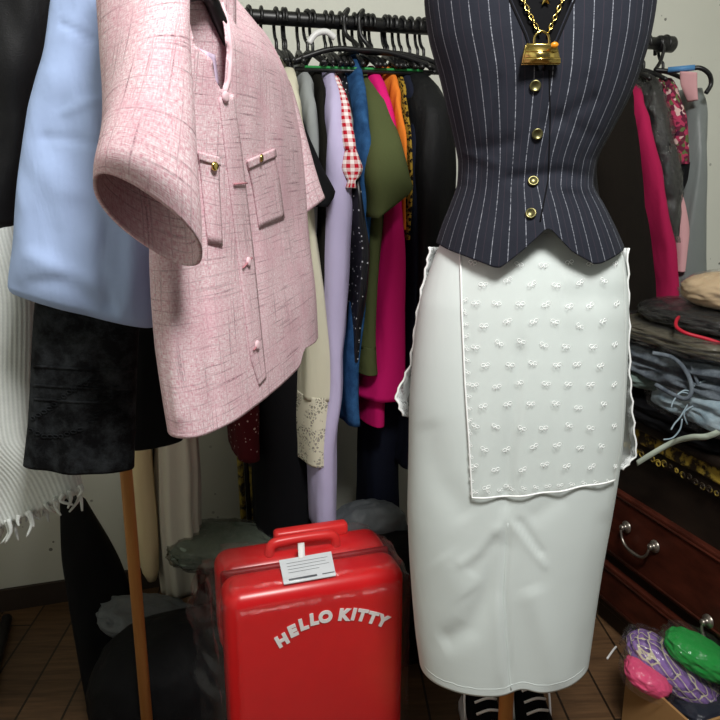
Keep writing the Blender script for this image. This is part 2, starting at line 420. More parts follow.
def blob(size, e=2.5, amp=.08, freq=3, layers=0, flat=None, seed=0, sub=5, ridge=True):
    bm = bmesh.new(); bmesh.ops.create_icosphere(bm, subdivisions=sub, radius=1)
    for v in bm.verts:
        p = v.co.copy(); r = 1/((abs(p.x)**e+abs(p.y)**e+abs(p.z)**e)**(1/e))
        q = p*freq+Vector((seed*5.3, seed, 0))
        d = (1-2*abs(noise.noise(q)))*.5+.5*(.5-abs(noise.noise(q*2.2))) if ridge else noise.noise(q)
        r *= 1+amp*d
        p = p*r
        if layers:
            g = abs(sin(layers*pi*(p.z*.5+.5))); k = 1-.05*(1-g)**2; p.x *= k; p.y *= k
        p = Vector((p.x*size[0], p.y*size[1], p.z*size[2]))
        if flat is not None: p.z = max(p.z, -flat)
        v.co = p
    uvl = bm.loops.layers.uv.new('UVMap')
    for f in bm.faces:
        for lp in f.loops: lp[uvl].uv = (lp.vert.co.x+lp.vert.co.z*.5, lp.vert.co.y+lp.vert.co.z*.5)
    return bm

# ------------------------------------------------------------------ setting
O = P(240, 15, 1.82); E = P(672, 45, 2.19); RZ = (O.z+E.z)/2
U = Vector((E.x-O.x, E.y-O.y, 0)); RL = U.length; U.normalize(); W = Vector((U.y, -U.x, 0))   # W points from the wall to the viewer
ANG = math.atan2(U.y, U.x)
def R(u, v, z): return Vector((O.x, O.y, 0))+U*u+W*v+Vector((0,0,z))
WD = -.335
bm = bmesh.new(); vs = [bm.verts.new(p) for p in (R(-1.08, WD, 0), R(1.98, WD, 0), R(1.98, WD, 2.6), R(-1.08, WD, 2.6), R(-1.08, WD-.08, 0), R(1.98, WD-.08, 0), R(1.98, WD-.08, 2.6), R(-1.08, WD-.08, 2.6))]
for f in ((0,1,2,3), (5,4,7,6), (3,2,6,7), (1,5,6,2), (4,0,3,7), (4,5,1,0)): bm.faces.new([vs[i] for i in f])
w = obj('wall_back', bm, M['wall'], smooth=False); w['kind'] = 'structure'
for nm, u0 in (('wall_left', -1.05), ('wall_right', 1.95)):
    bm = bmesh.new(); box(bm, (0,0,1.3), (.06, 2.6, 2.6)); o = obj(nm, bm, M['wall'], local=True, smooth=False); o.location = R(u0, WD+1.3, 0); o.rotation_euler = (0,0,ANG); o['kind'] = 'structure'
bm = bmesh.new(); box(bm, (0,0,2.63), (3.2, 3.2, .06)); o = obj('ceiling', bm, M['wall'], local=True, smooth=False); o.location = R(.45, WD+1.5, 0); o.rotation_euler = (0,0,ANG); o['kind'] = 'structure'
bm = bmesh.new(); box(bm, (0, 0, -.03), (6, 6, .06))
fl = obj('floor', bm, M['floor'], local=True, smooth=False); fl.location = (.3, 1.0, 0); fl.rotation_euler = (0,0,ANG+radians(75)); fl['kind'] = 'structure'
bm = bmesh.new(); box(bm, (0,0,.035), (2.92, .012, .07))
bb = obj('baseboard_back', bm, M['baseboard'], local=True, smooth=False); bb.location = R(.45, WD+.007, 0); bb.rotation_euler = (0,0,ANG); bb['kind'] = 'structure'

# ------------------------------------------------------------------ garment rack
rk = thing('garment_rack', 'long black metal clothes rail along the back wall, crowded with hangers', 'clothes rack', R(.4, 0, 0))
RR = .0165
obj('rail', T([R(-.75, 0, RZ), R(RL-.03, 0, RZ)], RR, 20), M['blackpl'], rk)
for u in (-.75, RL-.02): obj('end_cap', T([R(u-.03, 0, RZ), R(u-.025, 0, RZ), R(u+.02, 0, RZ), R(u+.026, 0, RZ)], [.019, .022, .022, .017], 20), M['blackpl'], rk)
for u in (-.7, RL-.09):
    obj('post', T([R(u, -.02, .03), R(u, -.02, RZ)], .013, 14), M['blackpl'], rk)
    obj('foot', T([R(u, -.25, .02), R(u, .2, .02)], .015, 14), M['blackpl'], rk)

# hangers
def hanger_proto():
    h = thing('clothes_hanger', '', 'hanger')
    r0 = RR+.0045
    pts = [Vector((0, -r0*cos(a), r0*sin(a))) for a in [radians(x) for x in range(-25, 181, 15)]]
    pts += [Vector((0, r0, -.02)), Vector((0, r0*.6, -.04)), Vector((0, 0, -.052)), Vector((0,0,-.075))]
    obj('hook', T(smooth_path(pts, 3), .0042, 8), M['blackpl'], h, True)
    bar = [Vector((0, y, -.072-.035*abs(y/.09)**1.3)) for y in [i*.009 for i in range(-10, 11)]]
    obj('shoulder_bar', T(bar, .006, 8), M['blackpl'], h, True)
    return h
HP = hanger_proto(); HP_used = [False]
def hang(u, label, group=None, tilt=0):
    if not HP_used[0]: h = HP; HP_used[0] = True
    else: h = copy_tree(HP)
    h.location = R(u, 0, RZ); h.rotation_euler = (0, 0, ANG+tilt); h['label'] = label
    if group: h['group'] = group
    return h

# ------------------------------------------------------------------ garments on the rail, edge towards the viewer
def rrow(py, l, r, v, vb=None, tmin=.003):
    p0 = R(0, v, 0)
    a, b = hit(l, py, p0, W), hit(r, py, p0, W)
    c = (a+b)/2; t = max(abs((b-a).dot(U))/2, tmin)
    vb = v if vb is None else vb
    return (c, c-W*(v+vb), t)
def ucoord(p): return (p-R(0,0,0)).dot(U)
def railgarment(name, label, cat, rows, mat, hook=True, hl=None, parts=(), **k):
    root = thing(name, label, cat)
    rw = [rrow(*r) for r in rows]
    c = (rw[-1][0]+rw[-1][1])/2; root.location = (c.x, c.y, min(x[0].z for x in rw))
    kw = dict(n=56, m=56, e=3.0, nz=.009, ns=17, zf=.16, seed=random.random()*9); kw.update(k)
    b = loft('body', rw, mat, root, **kw)
    for nm, rws, mt, kk in parts:
        kw2 = dict(n=32, m=24, e=2.6, nz=.004, ns=14, seed=random.random()*9); kw2.update(kk)
        loft(nm, [rrow(*r) for r in rws], mt, root, **kw2)
    if hook: hang(ucoord((rw[0][0]+rw[0][1])/2), hl or ('black hanger on the rail holding the '+label), None, random.uniform(-.12, .12))
    return root, b
G = railgarment
G('maxi_dress', 'long plain black dress hanging to the suitcase, under the pink jacket hem', 'dress',
  [(62,262,268,.03),(85,262,272,.14),(200,255,300,.12),(350,252,316,.12),(450,260,318,.12),(548,263,322,.12)], M['black'], hl='black hanger on the rail holding the long plain black dress')
G('dotted_dress', 'dark red dotted dress hem peeking out below the pink jacket', 'dress',
  [(60,236,241,.03),(85,236,246,.12),(250,234,258,.13),(400,236,264,.14),(463,239,265,.14)], M['reddot'], hl='black hanger on the rail holding the dark red dotted dress')
r_, b_ = G('lace_dress', 'cream dress with a lace border, hanging beside the pink jacket sleeve', 'dress',
  [(58,281,292,.03),(82,284,303,.13),(130,290,309,.2),(230,302,322,.2),(300,306,332,.2),(350,306,337,.2),(402,304,341,.2)], M['cream'], hl='black hanger on the rail holding the cream lace dress', rad=.004, rk=5,
  parts=[('lace_border', [(398,303,341,.202),(430,303,341,.204),(466,305,339,.206)], M['creamlace'], dict(cap0=False, rad=.004, rk=5, hem=lambda x, y, s: (-.006*abs(sin(9*x+4*y)) if s > .93 else 0)))])
G('black_tee', 'black short sleeved top, its pointed sleeve poking past the pink jacket', 'top',
  [(72,286,292,.03),(100,287,297,.13),(180,290,306,.15),(290,292,318,.15)], M['black'], hl='black hanger on the rail holding the black short sleeved top',
  parts=[('sleeve', [(98,287,297,.12,-.03),(130,292,310,.19,-.07),(165,300,326,.24,-.1),(192,309,340,.27,-.14),(207,317,330,.28,-.16)], M['black'], {})])
G('grey_jersey_shirt', 'light grey jersey top between the cream dress and the lavender shirt', 'top',
  [(64,298,305,.03),(82,302,316,.11),(112,306,322,.18),(150,308,324,.19),(235,306,320,.19)], M['grey'], hl='black hanger on the rail holding the light grey jersey top')
G('dark_cardigan', 'narrow black knit edge squeezed just left of the lavender shirt', 'cardigan',
  [(66,312,320,.03),(90,317,327,.12),(130,321,331,.18),(200,320,332,.19),(300,316,330,.19),(420,318,332,.17)], M['blackwool'], hl='black hanger on the rail holding the narrow black knit')
G('long_shirt', 'long lavender cotton shirt dress reaching down to the red suitcase', 'shirt',
  [(66,325,333,.03),(82,326,342,.11),(110,327,349,.18),(165,327,357,.22),(215,327,360,.22),(262,325,358,.22),(330,323,354,.21),(360,325,350,.21),(400,325,349,.21),(450,316,345,.21),(500,316,343,.21),(532,318,342,.21)],
  M['lav'], hl='black hanger on the rail holding the long lavender shirt', nz=.01)
G('gingham_blouse', 'red and white gingham blouse with a puffed sleeve, beside the lavender shirt', 'blouse',
  [(72,332,338,.03),(90,336,346,.11),(140,341,352,.12),(260,342,354,.12)], M['gingham'], hl='black hanger on the rail holding the gingham blouse',
  parts=[('sleeve', [(76,333,341,.08,.0),(95,337,348,.15,-.06),(115,340,353,.19,-.1),(140,344,358,.22,-.12),(150,346,359,.225,-.13)], M['gingham'], {}),
         ('cuff_ruffle', [(149,346,359,.225,-.13),(157,343,363,.23,-.11),(168,341,367,.235,-.11),(177,345,362,.235,-.13),(181,348,357,.235,-.14),(188,346,358,.235,-.13)], M['gingham'], dict(rad=.004, rk=7, cap0=False))])
G('sequin_dress', 'black sequinned dress showing a narrow glittering strip beside the lavender shirt', 'dress',
  [(70,340,347,.03),(95,344,354,.11),(150,349,360,.16),(190,353,364,.215),(250,357,373,.225),(290,356,371,.225),(330,352,364,.2),(400,350,360,.18)], M['sequin'], hl='black hanger on the rail holding the sequinned dress')
G('denim_dress', 'blue denim shirt dress hanging left of the olive shirt', 'dress',
  [(52,352,361,.02,.03),(72,352,368,.09),(105,355,374,.16),(150,357,378,.19),(200,355,380,.19),(240,354,376,.19),(300,353,371,.19),(360,349,366,.19),(405,347,366,.19),(427,350,366,.19)], M['bluedenim'], hl='black hanger on the rail holding the blue denim dress', nz=.009)
G('olive_shirt', 'olive green shirt with a wide triangular short sleeve and long front', 'shirt',
  [(72,362,371,.03),(95,365,382,.11),(150,368,388,.17),(220,369,388,.19),(300,366,383,.2),(350,363,382,.2)], M['olive'], hl='black hanger on the rail holding the olive shirt',
  parts=[('sleeve', [(78,363,375,.06,-.0),(100,366,390,.14,-.04),(140,370,406,.2,-.08),(176,373,416,.25,-.11),(190,376,419,.26,-.14),(204,377,402,.26,-.15),(218,376,382,.26,-.16)], M['olive'], dict(nz=.003)),
         ('hem_band', [(348,361,383,.202),(364,360,384,.204),(376,360,386,.204)], M['olive'], dict(cap0=False))])
G('pink_blouse', 'hot pink long blouse hanging behind the olive sleeve', 'blouse',
  [(66,367,376,.03),(82,373,388,.1),(108,379,397,.15),(145,386,406,.19),(205,386,408,.2),(260,386,411,.2),(330,376,414,.2),(402,366,417,.2)], M['pink'], hl='black hanger on the rail holding the hot pink blouse',
  parts=[('underskirt', [(395,369,391,.17),(428,370,389,.17)], M['pink'], {})])
G('orange_blouse', 'orange top showing a thin curved sleeve among the black garments', 'top',
  [(66,384,393,.03),(85,391,402,.11),(118,398,408,.17),(150,401,410,.19),(230,400,410,.17)], M['orange'], hl='black hanger on the rail holding the orange top')
G('leopard_blouse', 'brown leopard print top, a sliver right of the orange one', 'top',
  [(68,395,401,.03),(90,401,408,.11),(125,406,412,.17),(168,409,415,.19),(240,407,414,.17)], M['leopard'], hl='black hanger on the rail holding the leopard print top')
G('navy_dress', 'dark navy dress hanging just right of the hot pink blouse', 'dress',
  [(66,402,409,.03),(88,406,420,.11),(140,409,426,.16),(210,409,428,.17),(320,410,430,.17),(430,408,434,.17),(470,404,428,.17)], M['navy'], hl='black hanger on the rail holding the dark navy dress')
G('navy_trousers', 'dark navy trousers hanging low behind the hot pink blouse', 'trousers',
  [(80,394,400,.02),(250,392,412,.08),(380,378,410,.09),(450,372,404,.09),(522,371,405,.09)], M['navy'], hl='black hanger on the rail holding the dark navy trousers')
G('satin_blouse', 'black satin blouse with shiny folds beside the vest', 'blouse',
  [(64,410,418,.03),(84,413,444,.12),(112,414,462,.18),(170,414,468,.2),(260,416,462,.2),(340,416,450,.2),(420,412,446,.2)], M['blacksatin'], hl='black hanger on the rail holding the black satin blouse', nz=.012, rad=.004)
G('fur_coat', 'dark brown black fur coat hanging to the right of the vest', 'coat',
  [(66,606,632,.03),(84,604,642,.12),(120,600,650,.18),(165,595,656,.2),(220,598,664,.2),(280,604,672,.2),(330,606,672,.2),(372,606,662,.19)], M['fur'], hl='black hanger on the rail holding the fur coat', nz=.012)
G('crimson_dress', 'crimson dress showing as a long curved strip beside the fur coat', 'dress',
  [(84,633,641,.03),(95,634,647,.1),(125,642,654,.16),(150,646,661,.18),(200,655,673,.19),(250,664,682,.19),(285,668,686,.19),(306,668,686,.19)], M['crimson'], hl='black hanger on the rail holding the crimson dress')
rt, bt = G('wrapped_jacket', 'dark garment in shiny clear plastic at the right end of the rail', 'jacket',
  [(74,644,656,.03),(90,648,668,.1),(130,654,680,.15),(180,662,690,.17),(236,668,684,.17)], M['blackgloss'], hl='black hanger on the rail holding the plastic covered dark garment',
  parts=[('plastic_cover', [(72,643,658,.035),(90,646,671,.106),(130,652,684,.156),(180,660,694,.176),(243,664,688,.176)], M['filmdark'], dict(nz=.016, ns=38, zf=.5, solid=0, n=60, m=60))])
G('floral_blouse', 'red and green floral blouse at the right end of the rail', 'blouse',
  [(78,664,674,.03),(92,668,686,.1),(118,674,696,.15),(150,677,697,.16),(164,678,697,.16)], M['floral'], hl='black hanger on the rail holding the floral blouse',
  parts=[('dark_hem', [(162,679,697,.158),(180,678,694,.158),(196,676,684,.158)], M['black'], dict(cap0=False))])
G('pink_bag', 'pale pink cloth bag hanging below the floral blouse', 'bag',
  [(180,676,681,.13,.02),(195,675,684,.14,.02),(220,675,693,.14,.02),(235,677,694,.14,.02),(262,680,690,.14,.02),(272,681,688,.14,.02)], M['palepink'], hook=False,
  parts=[('strap', [(110,679,682,.12,-.1),(150,678,681,.13,-.11),(184,677,680,.135,-.115)], M['palepink'], {})])
G('satin_dress', 'long grey satin dress, last garment at the far right by the wall', 'dress',
  [(88,696,704,.05),(110,696,710,.1),(150,694,712,.13),(200,689,712,.14),(240,684,712,.14),(280,680,712,.14),(330,680,714,.14)], M['silver'], hl='black hanger on the rail holding the long grey satin dress', nz=.012, hook=False)
G('pleated_dress', 'off white pleated dress hanging behind the wooden pole', 'dress',
  [(60,168,174,.03),(85,164,180,.1),(300,158,190,.08),(440,155,198,.08),(520,158,201,.08),(598,164,206,.08)], M['bonewhite'], hl='black hanger on the rail holding the off white pleated dress', rad=.007, rk=11)
G('beige_apron', 'flat beige cloth panel hanging right behind the wooden pole', 'cloth',
  [(60,140,146,.03),(85,136,152,.1),(300,130,156,.09),(440,128,152,.09),(530,134,159,.09),(572,140,160,.09),(582,146,158,.09)], M['beige'], hl='black hanger on the rail holding the beige cloth panel', nz=.002)
for px in (249, 276, 307, 345, 362, 372, 388, 418, 424):
    hang(ucoord(hit(px, 30, R(0,0,0), W)), 'plain black hanger hooked on the rail, its garment lost in the crowd', 'black hangers crowded on the rail', random.uniform(-.25, .25))

# big hangers turned towards the viewer
def wide_hanger(px, label, span, z0, edge, v, hookdir=1):
    u0 = ucoord(hit(px, 30, R(0,0,0), W)); t = thing('wide_hanger', label, 'hanger', R(u0, v, RZ))
    r0 = RR+.007
    pts = [R(u0+hookdir*.012, -r0*cos(a), RZ+r0*1.25*sin(a)) + U*(.02*sin(a)) for a in [radians(x) for x in range(-10, 181, 15)]]
    pts += [R(u0+.02, r0, RZ-.03), R(u0+.035, v*.7, RZ-.052), R(u0+.04, v, RZ-.07)]
    obj('hook', T(smooth_path(pts, 3), .0055, 10), M['blackpl'], t)
    c = R(u0+.04, v, RZ-.072)
    L = c-U*span[0]+Vector((0,0,z0)); Rr = c+U*span[1]+Vector((0,0,z0+.004))
    obj('shoulder_bar', T(smooth_path([L-Vector((0,0,.012)), L, c+(L-c)*.45+Vector((0,0,.013)), c, c+(Rr-c)*.45+Vector((0,0,.010)), Rr, Rr-Vector((0,0,.012))], 6), .0065, 10), M['blackpl'], t)
    obj('trouser_bar', T([L+U*.008-Vector((0,0,.014)), Rr-U*.008-Vector((0,0,.014))], .0055, 10), M['blackpl'], t)
    if edge: obj('green_grip', T([L+U*.03-Vector((0,0,.0085))+W*.004, Rr-U*.03-Vector((0,0,.0085))+W*.004], .0032, 8), M['greenpl'], t)
    return t
wide_hanger(335, 'broad black hanger with a green grip strip, turned to face the viewer', (.165, .19), -.035, True, .07)
wide_hanger(350, 'broad plain black hanger right behind the green gripped one', (.1, .2), -.028, False, .045)
cap = obj('cap_brim', T(smooth_path([R(.138, .1, 1.552), R(.155, .1, 1.572), R(.18, .1, 1.578), R(.2, .1, 1.566)], 6), .007, 10), M['clearwhite'])
tag(cap, 'white padded shoulder of a hanger beside the green gripped hanger', 'hanger pad')
# hanger end with blue bar at the far right
hb = thing('trouser_hanger', 'black hanger with a blue bar and a big curved end, far right of the rail', 'hanger', R(RL-.075, 0, RZ))
def q(px, py, v): return hit(px, py, R(0, v, 0), W)
obj('hook', T(smooth_path([q(655, 55, -.02), q(656, 40, 0), q(664, 45, .02), q(661, 60, .03), q(655, 70, .04)], 5), .005, 8), M['blackpl'], hb)
obj('curved_end', T(smooth_path([q(655, 70, .04), q(672, 71, .07), q(688, 69, .1), q(700, 68, .12), q(709, 74, .13), q(711, 84, .13), q(706, 93, .13)], 6), .0062, 10), M['blackpl'], hb)
obj('blue_bar', T([q(668, 70, .068), q(695, 67.5, .112)], .0075, 10), M['bluepl'], hb)
sh = loft('pink_scarf', [(q(680, 72, .09), q(697, 73, .115), .012), (q(681, 85, .09), q(697, 86, .115), .006), (q(688, 102, .09), q(698, 100, .115), .005)], M['palepink'], n=32, m=14, nz=.002)
tag(sh, 'pale pink cloth folded over the blue barred hanger', 'cloth')

# ------------------------------------------------------------------ garments hanging near, at the left
nk = thing('knit_sweater', 'white ribbed knit sweater with a ragged hem at the left edge', 'sweater', P(20, 500, 1.08))
kb = loft('body', sil([(150,-60,1.1,150,5,1.1,.03),(230,-60,1.08,230,16,1.08,.035),(300,-60,1.08,300,36,1.08,.035),(380,-58,1.08,380,36,1.08,.035),(440,-50,1.08,435,40,1.08,.035),(485,-30,1.08,462,72,1.08,.03),(528,-8,1.08,488,82,1.08,.025)]),
          M['knit'], nk, n=90, m=70, nz=.008, e=2.6)
bm = bmesh.new(); kb_b = bvh_of(kb)
for i in range(34):
    f = i/33; x = -8+f*88; y = 526-38*f**1.3; p = P(x, y-3, 1.05+random.uniform(-.01, .05)); L = random.choice((.012, .016, .03, .04, .02))
    a = p; pts = [a, a+Vector((random.uniform(-.006,.006), random.uniform(-.005,.005), -L*.5)), a+Vector((random.uniform(-.014,.012), random.uniform(-.008,.008), -L))]
    tube(bm, smooth_path(pts, 3), [.004, .0038, .0035, .003, .0025, .002, .0015], 6)
obj('frayed_fringe', bm, M['knit'], nk)

dk = thing('denim_skirt', 'black washed denim skirt with chain stitching under the blue shirt', 'skirt', P(80, 465, 1.0))
db = loft('body', sil([(225,50,1.02,225,150,1.02,.025),(300,36,1.0,305,139,1.0,.03),(372,33,1.0,380,135,1.0,.03),(420,30,1.0,426,134,1.0,.03),(463,25,1.0,468,133,1.0,.03)]), M['blackdenim'], dk, n=80, m=60, nz=.006, sheet=.004)
dbv = bvh_of(db)
bm = bmesh.new()
for y in (366, 385, 399):
    pp = onto(dbv, dens([(35, y), (80, y+3), (132, y+4)], 5), .001)
    if len(pp) > 2: tube(bm, pp, .0022, 6)
obj('seam_band', bm, M['blackdenim'], dk)
bm = bmesh.new()
for pl in ([(34, 418), (50, 408), (70, 392), (95, 378)], [(32, 430), (45, 436), (62, 436), (80, 429)], [(92, 420), (100, 412), (118, 410), (126, 416)], [(100, 396), (112, 396), (130, 392)]):
    for k, (x, y) in enumerate(dens(pl, 5.2)):
        p, nn = cast(dbv, x, y)
        if p is None: continue
        s = nn.cross(Vector((0,0,1))).normalized(); up = s.cross(nn); a0 = random.uniform(.3, 1)
        tube(bm, [p+nn*.002+(s*cos(a)*.0042+up*sin(a)*.0026) for a in [2*pi*i/10 for i in range(10)]], .0009, 5, True)
obj('chain_stitching', bm, M['blackdenim'], dk)
bs = loft('black_skirt', sil([(240,120,1.2,240,175,1.2,.02),(330,134,1.2,330,172,1.2,.02),(400,134,1.2,400,176,1.2,.02),(449,133,1.2,440,182,1.2,.02)]), M['black'], nz=.005)
tag(bs, 'plain black cloth hanging between the denim skirt and pink jacket', 'skirt')
bg = loft('nylon_jacket', sil([(-60,-70,1.08,-60,66,1.08,.05),(0,-70,1.08,0,60,1.08,.05),(60,-70,1.08,60,50,1.08,.05),(110,-70,1.08,110,36,1.08,.05),(170,-65,1.08,170,26,1.08,.05),(222,-60,1.08,222,16,1.08,.04),(231,-50,1.08,231,10,1.08,.02)]), M['blackgloss'], n=70, m=60, nz=.014, ns=14, cap1=True)
tag(bg, 'glossy black jacket hanging at the top left corner', 'jacket')
sb = thing('blue_shirt', 'light blue cotton shirt hanging behind the pink jacket sleeve', 'shirt', P(80, 300, .97))
bl = loft('body', sil([(-60,78,.97,-60,130,.97,.03),(0,58,.97,0,128,.97,.04),(50,50,.97,50,140,.97,.04),(110,33,.97,110,150,.97,.045),(170,26,.97,170,158,.97,.045),(220,20,.97,225,160,.97,.05),(262,15,.97,280,160,.97,.05),(285,12,.97,318,158,.97,.042),(291,14,.97,326,154,.97,.03)]),
   M['blue'], sb, n=110, m=90, e=2.8, nz=.009, ns=13, zf=.8, cap1=True, capdrop=0,
   creases=[([(58,22),(75,30),(98,45)],3,.003),([(62,114),(82,104),(108,97)],3.5,-.003),([(38,137),(70,139),(106,146)],4,.002),([(96,95),(90,140),(72,205)],14,-.004),([(108,215),(100,270),(116,312)],8,.004),([(130,230),(128,325)],9,-.005),([(22,252),(60,270),(112,298)],9,-.004),([(22,284),(70,280),(115,310)],8,.003),([(112,290),(122,310),(118,322)],4,-.004)])

# pink tweed jacket
pj = thing('tweed_jacket', 'pink tweed short sleeved jacket with breast pockets on black hanger', 'jacket', P(250, 420, 1.1))
NECK = [(205, -44), (217, 0), (224, 25), (227, 52), (225, 80), (222, 93), (215, 80), (212, 60), (195, 46), (186, 10), (178, -44)]
def inpoly(x, y, pl):
    c = False
    for (ax, ay), (bx, by) in zip(pl, pl[1:]+pl[:1]):
        if (ay > y) != (by > y) and x < (bx-ax)*(y-ay)/(by-ay)+ax: c = not c
    return c
JC = [([(200,150),(203,300),(215,430)],7,.006),([(236,110),(250,230),(264,370)],4,.006),([(246,110),(262,230),(272,350)],5,-.004),([(170,280),(178,430)],8,-.006),([(290,80),(296,140),(304,225)],4,.006),([(282,235),(290,330)],8,-.005)]
jb = loft('body', sil([(-62,172,.93,14,213,1.3,.025),(-20,166,.88,38,254,1.36,.04),(30,170,.86,80,274,1.38,.05),(120,166,.86,135,286,1.38,.052),(260,162,.86,222,294,1.38,.054),(350,168,.86,282,302,1.38,.056),(438,180,.86,334,306,1.38,.056)]),
   M['tweed'], pj, n=150, m=120, e=2.5, nz=.006, ns=7, creases=JC, hem=lambda x, y, s: (.026*max(0, min(1, (x-.2)/.08))*(1-max(0, x-.28)/.72)*((s-.82)/.18)**2 if s > .82 and y > .1 and x > .2 else 0), cut=lambda p: (lambda xy: inpoly(xy[0], xy[1], NECK) and (p-P(215,60,1.08)).dot(Vector((.976,-.22,0))) > -.0)(pix(p)), snap=NECK)
jbv = bvh_of(jb)
loft('sleeve', sil([(-75,130,.84,-70,158,.88,.05,.1),(-30,121,.82,-20,164,.87,.06,.15),(40,114,.80,40,172,.85,.062,.2),(110,106,.785,130,187,.83,.062,.3),(165,96,.775,215,198,.81,.058,.45),(186,95,.775,257,200,.81,.046,.66)]),
   M['tweed'], pj, n=90, m=60, e=2.3, nz=.005, ns=9, solid=.004)
loft('sleeve', sil([(42,246,1.38,47,258,1.4,.025),(80,262,1.39,85,283,1.42,.035),(140,272,1.4,145,300,1.44,.04,.2),(205,276,1.4,185,313,1.45,.042,.3),(228,280,1.4,200,318,1.46,.042,.3)]),
   M['tweed'], pj, n=60, m=40, e=2.4, nz=.004, solid=.004)
def strip_on(bv, left, right, rows, mat, name, parent, off=.0025, solid=.002):
    g = []
    for i in range(rows+1):
        f = i/rows
        def at(pl):
            k = f*(len(pl)-1); a = min(int(k), len(pl)-2); t = k-a
            return (pl[a][0]+(pl[a+1][0]-pl[a][0])*t, pl[a][1]+(pl[a+1][1]-pl[a][1])*t)
        l, r = at(left), at(right); row = []
        for j in range(9):
            x, y = l[0]+(r[0]-l[0])*j/8, l[1]+(r[1]-l[1])*j/8
            p, nn = cast(bv, x, y)
            if p is None: p, nn = (row[-1], Vector((0,-1,0))) if row else (P(x, y, 1.1), Vector((0,-1,0)))
            row.append(p+nn*off)
        g.append(row)
    return sheetmesh(g, mat, name, parent, solid)
strip_on(jbv, [(218,98),(224,150),(236,250),(250,360),(258,386)], [(232,94),(240,150),(252,250),(262,350),(265,378)], 40, M['tweed'], 'button_placket', pj, .0015, .002)
strip_on(jbv, [(197,153),(200,180),(207,243)], [(217,158),(218,185),(221,246)], 14, M['tweed'], 'pocket', pj, .002)
strip_on(jbv, [(246,162),(252,190),(258,228)], [(272,150),(278,180),(283,218)], 14, M['tweed'], 'pocket', pj, .002)
strip_on(jbv, [(196,151),(197,160)], [(217,157),(218,166)], 4, M['tweed'], 'pocket_flap', pj, .0035, .002)
strip_on(jbv, [(245,160),(247,169)], [(273,148),(274,157)], 4, M['tweed'], 'pocket_flap', pj, .0035, .002)
def button(bv, px, py, r, mat, parent, name='button', off=.004, dome=False):
    p, nn = cast(bv, px, py)
    if p is None: p, nn = P(px, py, 1.1), Vector((0,-1,0))
    bm = bmesh.new(); prof = [(0, .6), (.55, .6), (.7, .9), (.92, 1.0), (1, .7), (1, 0)]
    if dome: prof = [(0, 1), (.5, 1), (.75, .9), (.92, .65), (1, .35), (1, 0)]
    rot = nn.to_track_quat('Z', 'Y').to_matrix().to_4x4(); rings = []
    for rr, hh in prof[1:]:
        rings.append([bm.verts.new((rr*r*cos(2*pi*k/18), rr*r*sin(2*pi*k/18), hh*r*.5)) for k in range(18)])
    c = bm.verts.new((0, 0, (.52 if dome else .3)*r))
    for k in range(18): bm.faces.new((c, rings[0][k], rings[0][(k+1) % 18]))
    for a, b in zip(rings, rings[1:]):
        for k in range(18): bm.faces.new((a[k], b[k], b[(k+1) % 18], a[(k+1) % 18]))
    bm.transform(Matrix.Translation(p+nn*off) @ rot)
    return obj(name, bm, mat, parent)
for x, y in ((223, 97), (246, 262), (255, 345)): button(jbv, x, y, .0068, M['tweed'], pj, off=.003, dome=True)
for x, y in ((211, 166), (257, 158)): button(jbv, x, y, .0055, M['gold'], pj, off=.006, dome=True)
for a, b in (((231,184),(244,183)), ((240,268),(249,258)), ((251,350),(256,343))):
    pp = onto(jbv, dens([a, b], 3), .0045)
    if len(pp) > 1: obj('buttonhole', T(pp, .0012, 6), M['inner'], pj)
# neck edge, back lining and label seen in the neck opening
pp = onto(jbv, dens([(224, 93), (228, 80), (230, 52), (227, 25), (220, 0), (214, -16)], 4), .001)
if len(pp) > 2: obj('neck_binding', T(pp, .003, 8), M['tweed'], pj)
ya, yb_ = cast(jbv, 196, 118)[0].y, cast(jbv, 236, 118)[0].y
def ny(x): return ya+(yb_-ya)*(x-196)/40
sheetmesh([[P(x, y, ny(x)+.035+.00012*(y-40)) for x in range(168, 240, 4)] for y in range(-44, 108, 4)], M['tweed'], 'back_lining', pj, .001)
sheetmesh([[P(193+i*2.2+j*.6, 46+i*.9+j*(4.5), ny(193+i*2.2)+.012+.01*abs(sin(i*.5))) for i in range(11)] for j in range(8)], M['lilac_satin'], 'lining_label', pj, .001)
# hanger and stand for the near garments
jh = thing('jacket_hanger', 'black plastic hanger inside the neck of the pink jacket', 'hanger', P(212, 0, 1.1))
c = P(206, -6, ny(206)+.012); dd = Vector((.22, .976, 0))
obj('shoulder_bar', T(smooth_path([c-dd*.12-Vector((0,0,.05)), c-dd*.06-Vector((0,0,.015)), c, c+dd*.03-Vector((0,0,.016)), c+dd*.06-Vector((0,0,.04))], 6), .009, 10), M['blackpl'], jh)
top = Vector((c.x, c.y, 1.655))
obj('hook', T(smooth_path([c, c+Vector((0,0,.05)), top+Vector((.02,0,-.03)), top+Vector((.018,0,.005)), top+Vector((0,0,.02)), top+Vector((-.018,0,.005)), top+Vector((-.016,0,-.01))], 5), .004, 8), M['blackpl'], jh)
pl = P(136, 590, 1.25)
ws = thing('clothes_stand', 'honey coloured wooden pole standing on the floor below the pink jacket', 'clothes stand', (pl.x, pl.y, 0))
obj('pole', T([(pl.x, pl.y, 0), (pl.x, pl.y, .8), (pl.x, pl.y, 1.67)], .0115, 18), M['pole'], ws)
obj('cross_bar', T([(-.85, 1.06, 1.655), (pl.x, 1.06, 1.655), (.05, 1.11, 1.655)], .012, 16), M['pole'], ws)
obj('arm', T([(pl.x, 1.26, 1.655), (pl.x, 1.05, 1.655)], .011, 14), M['pole'], ws)

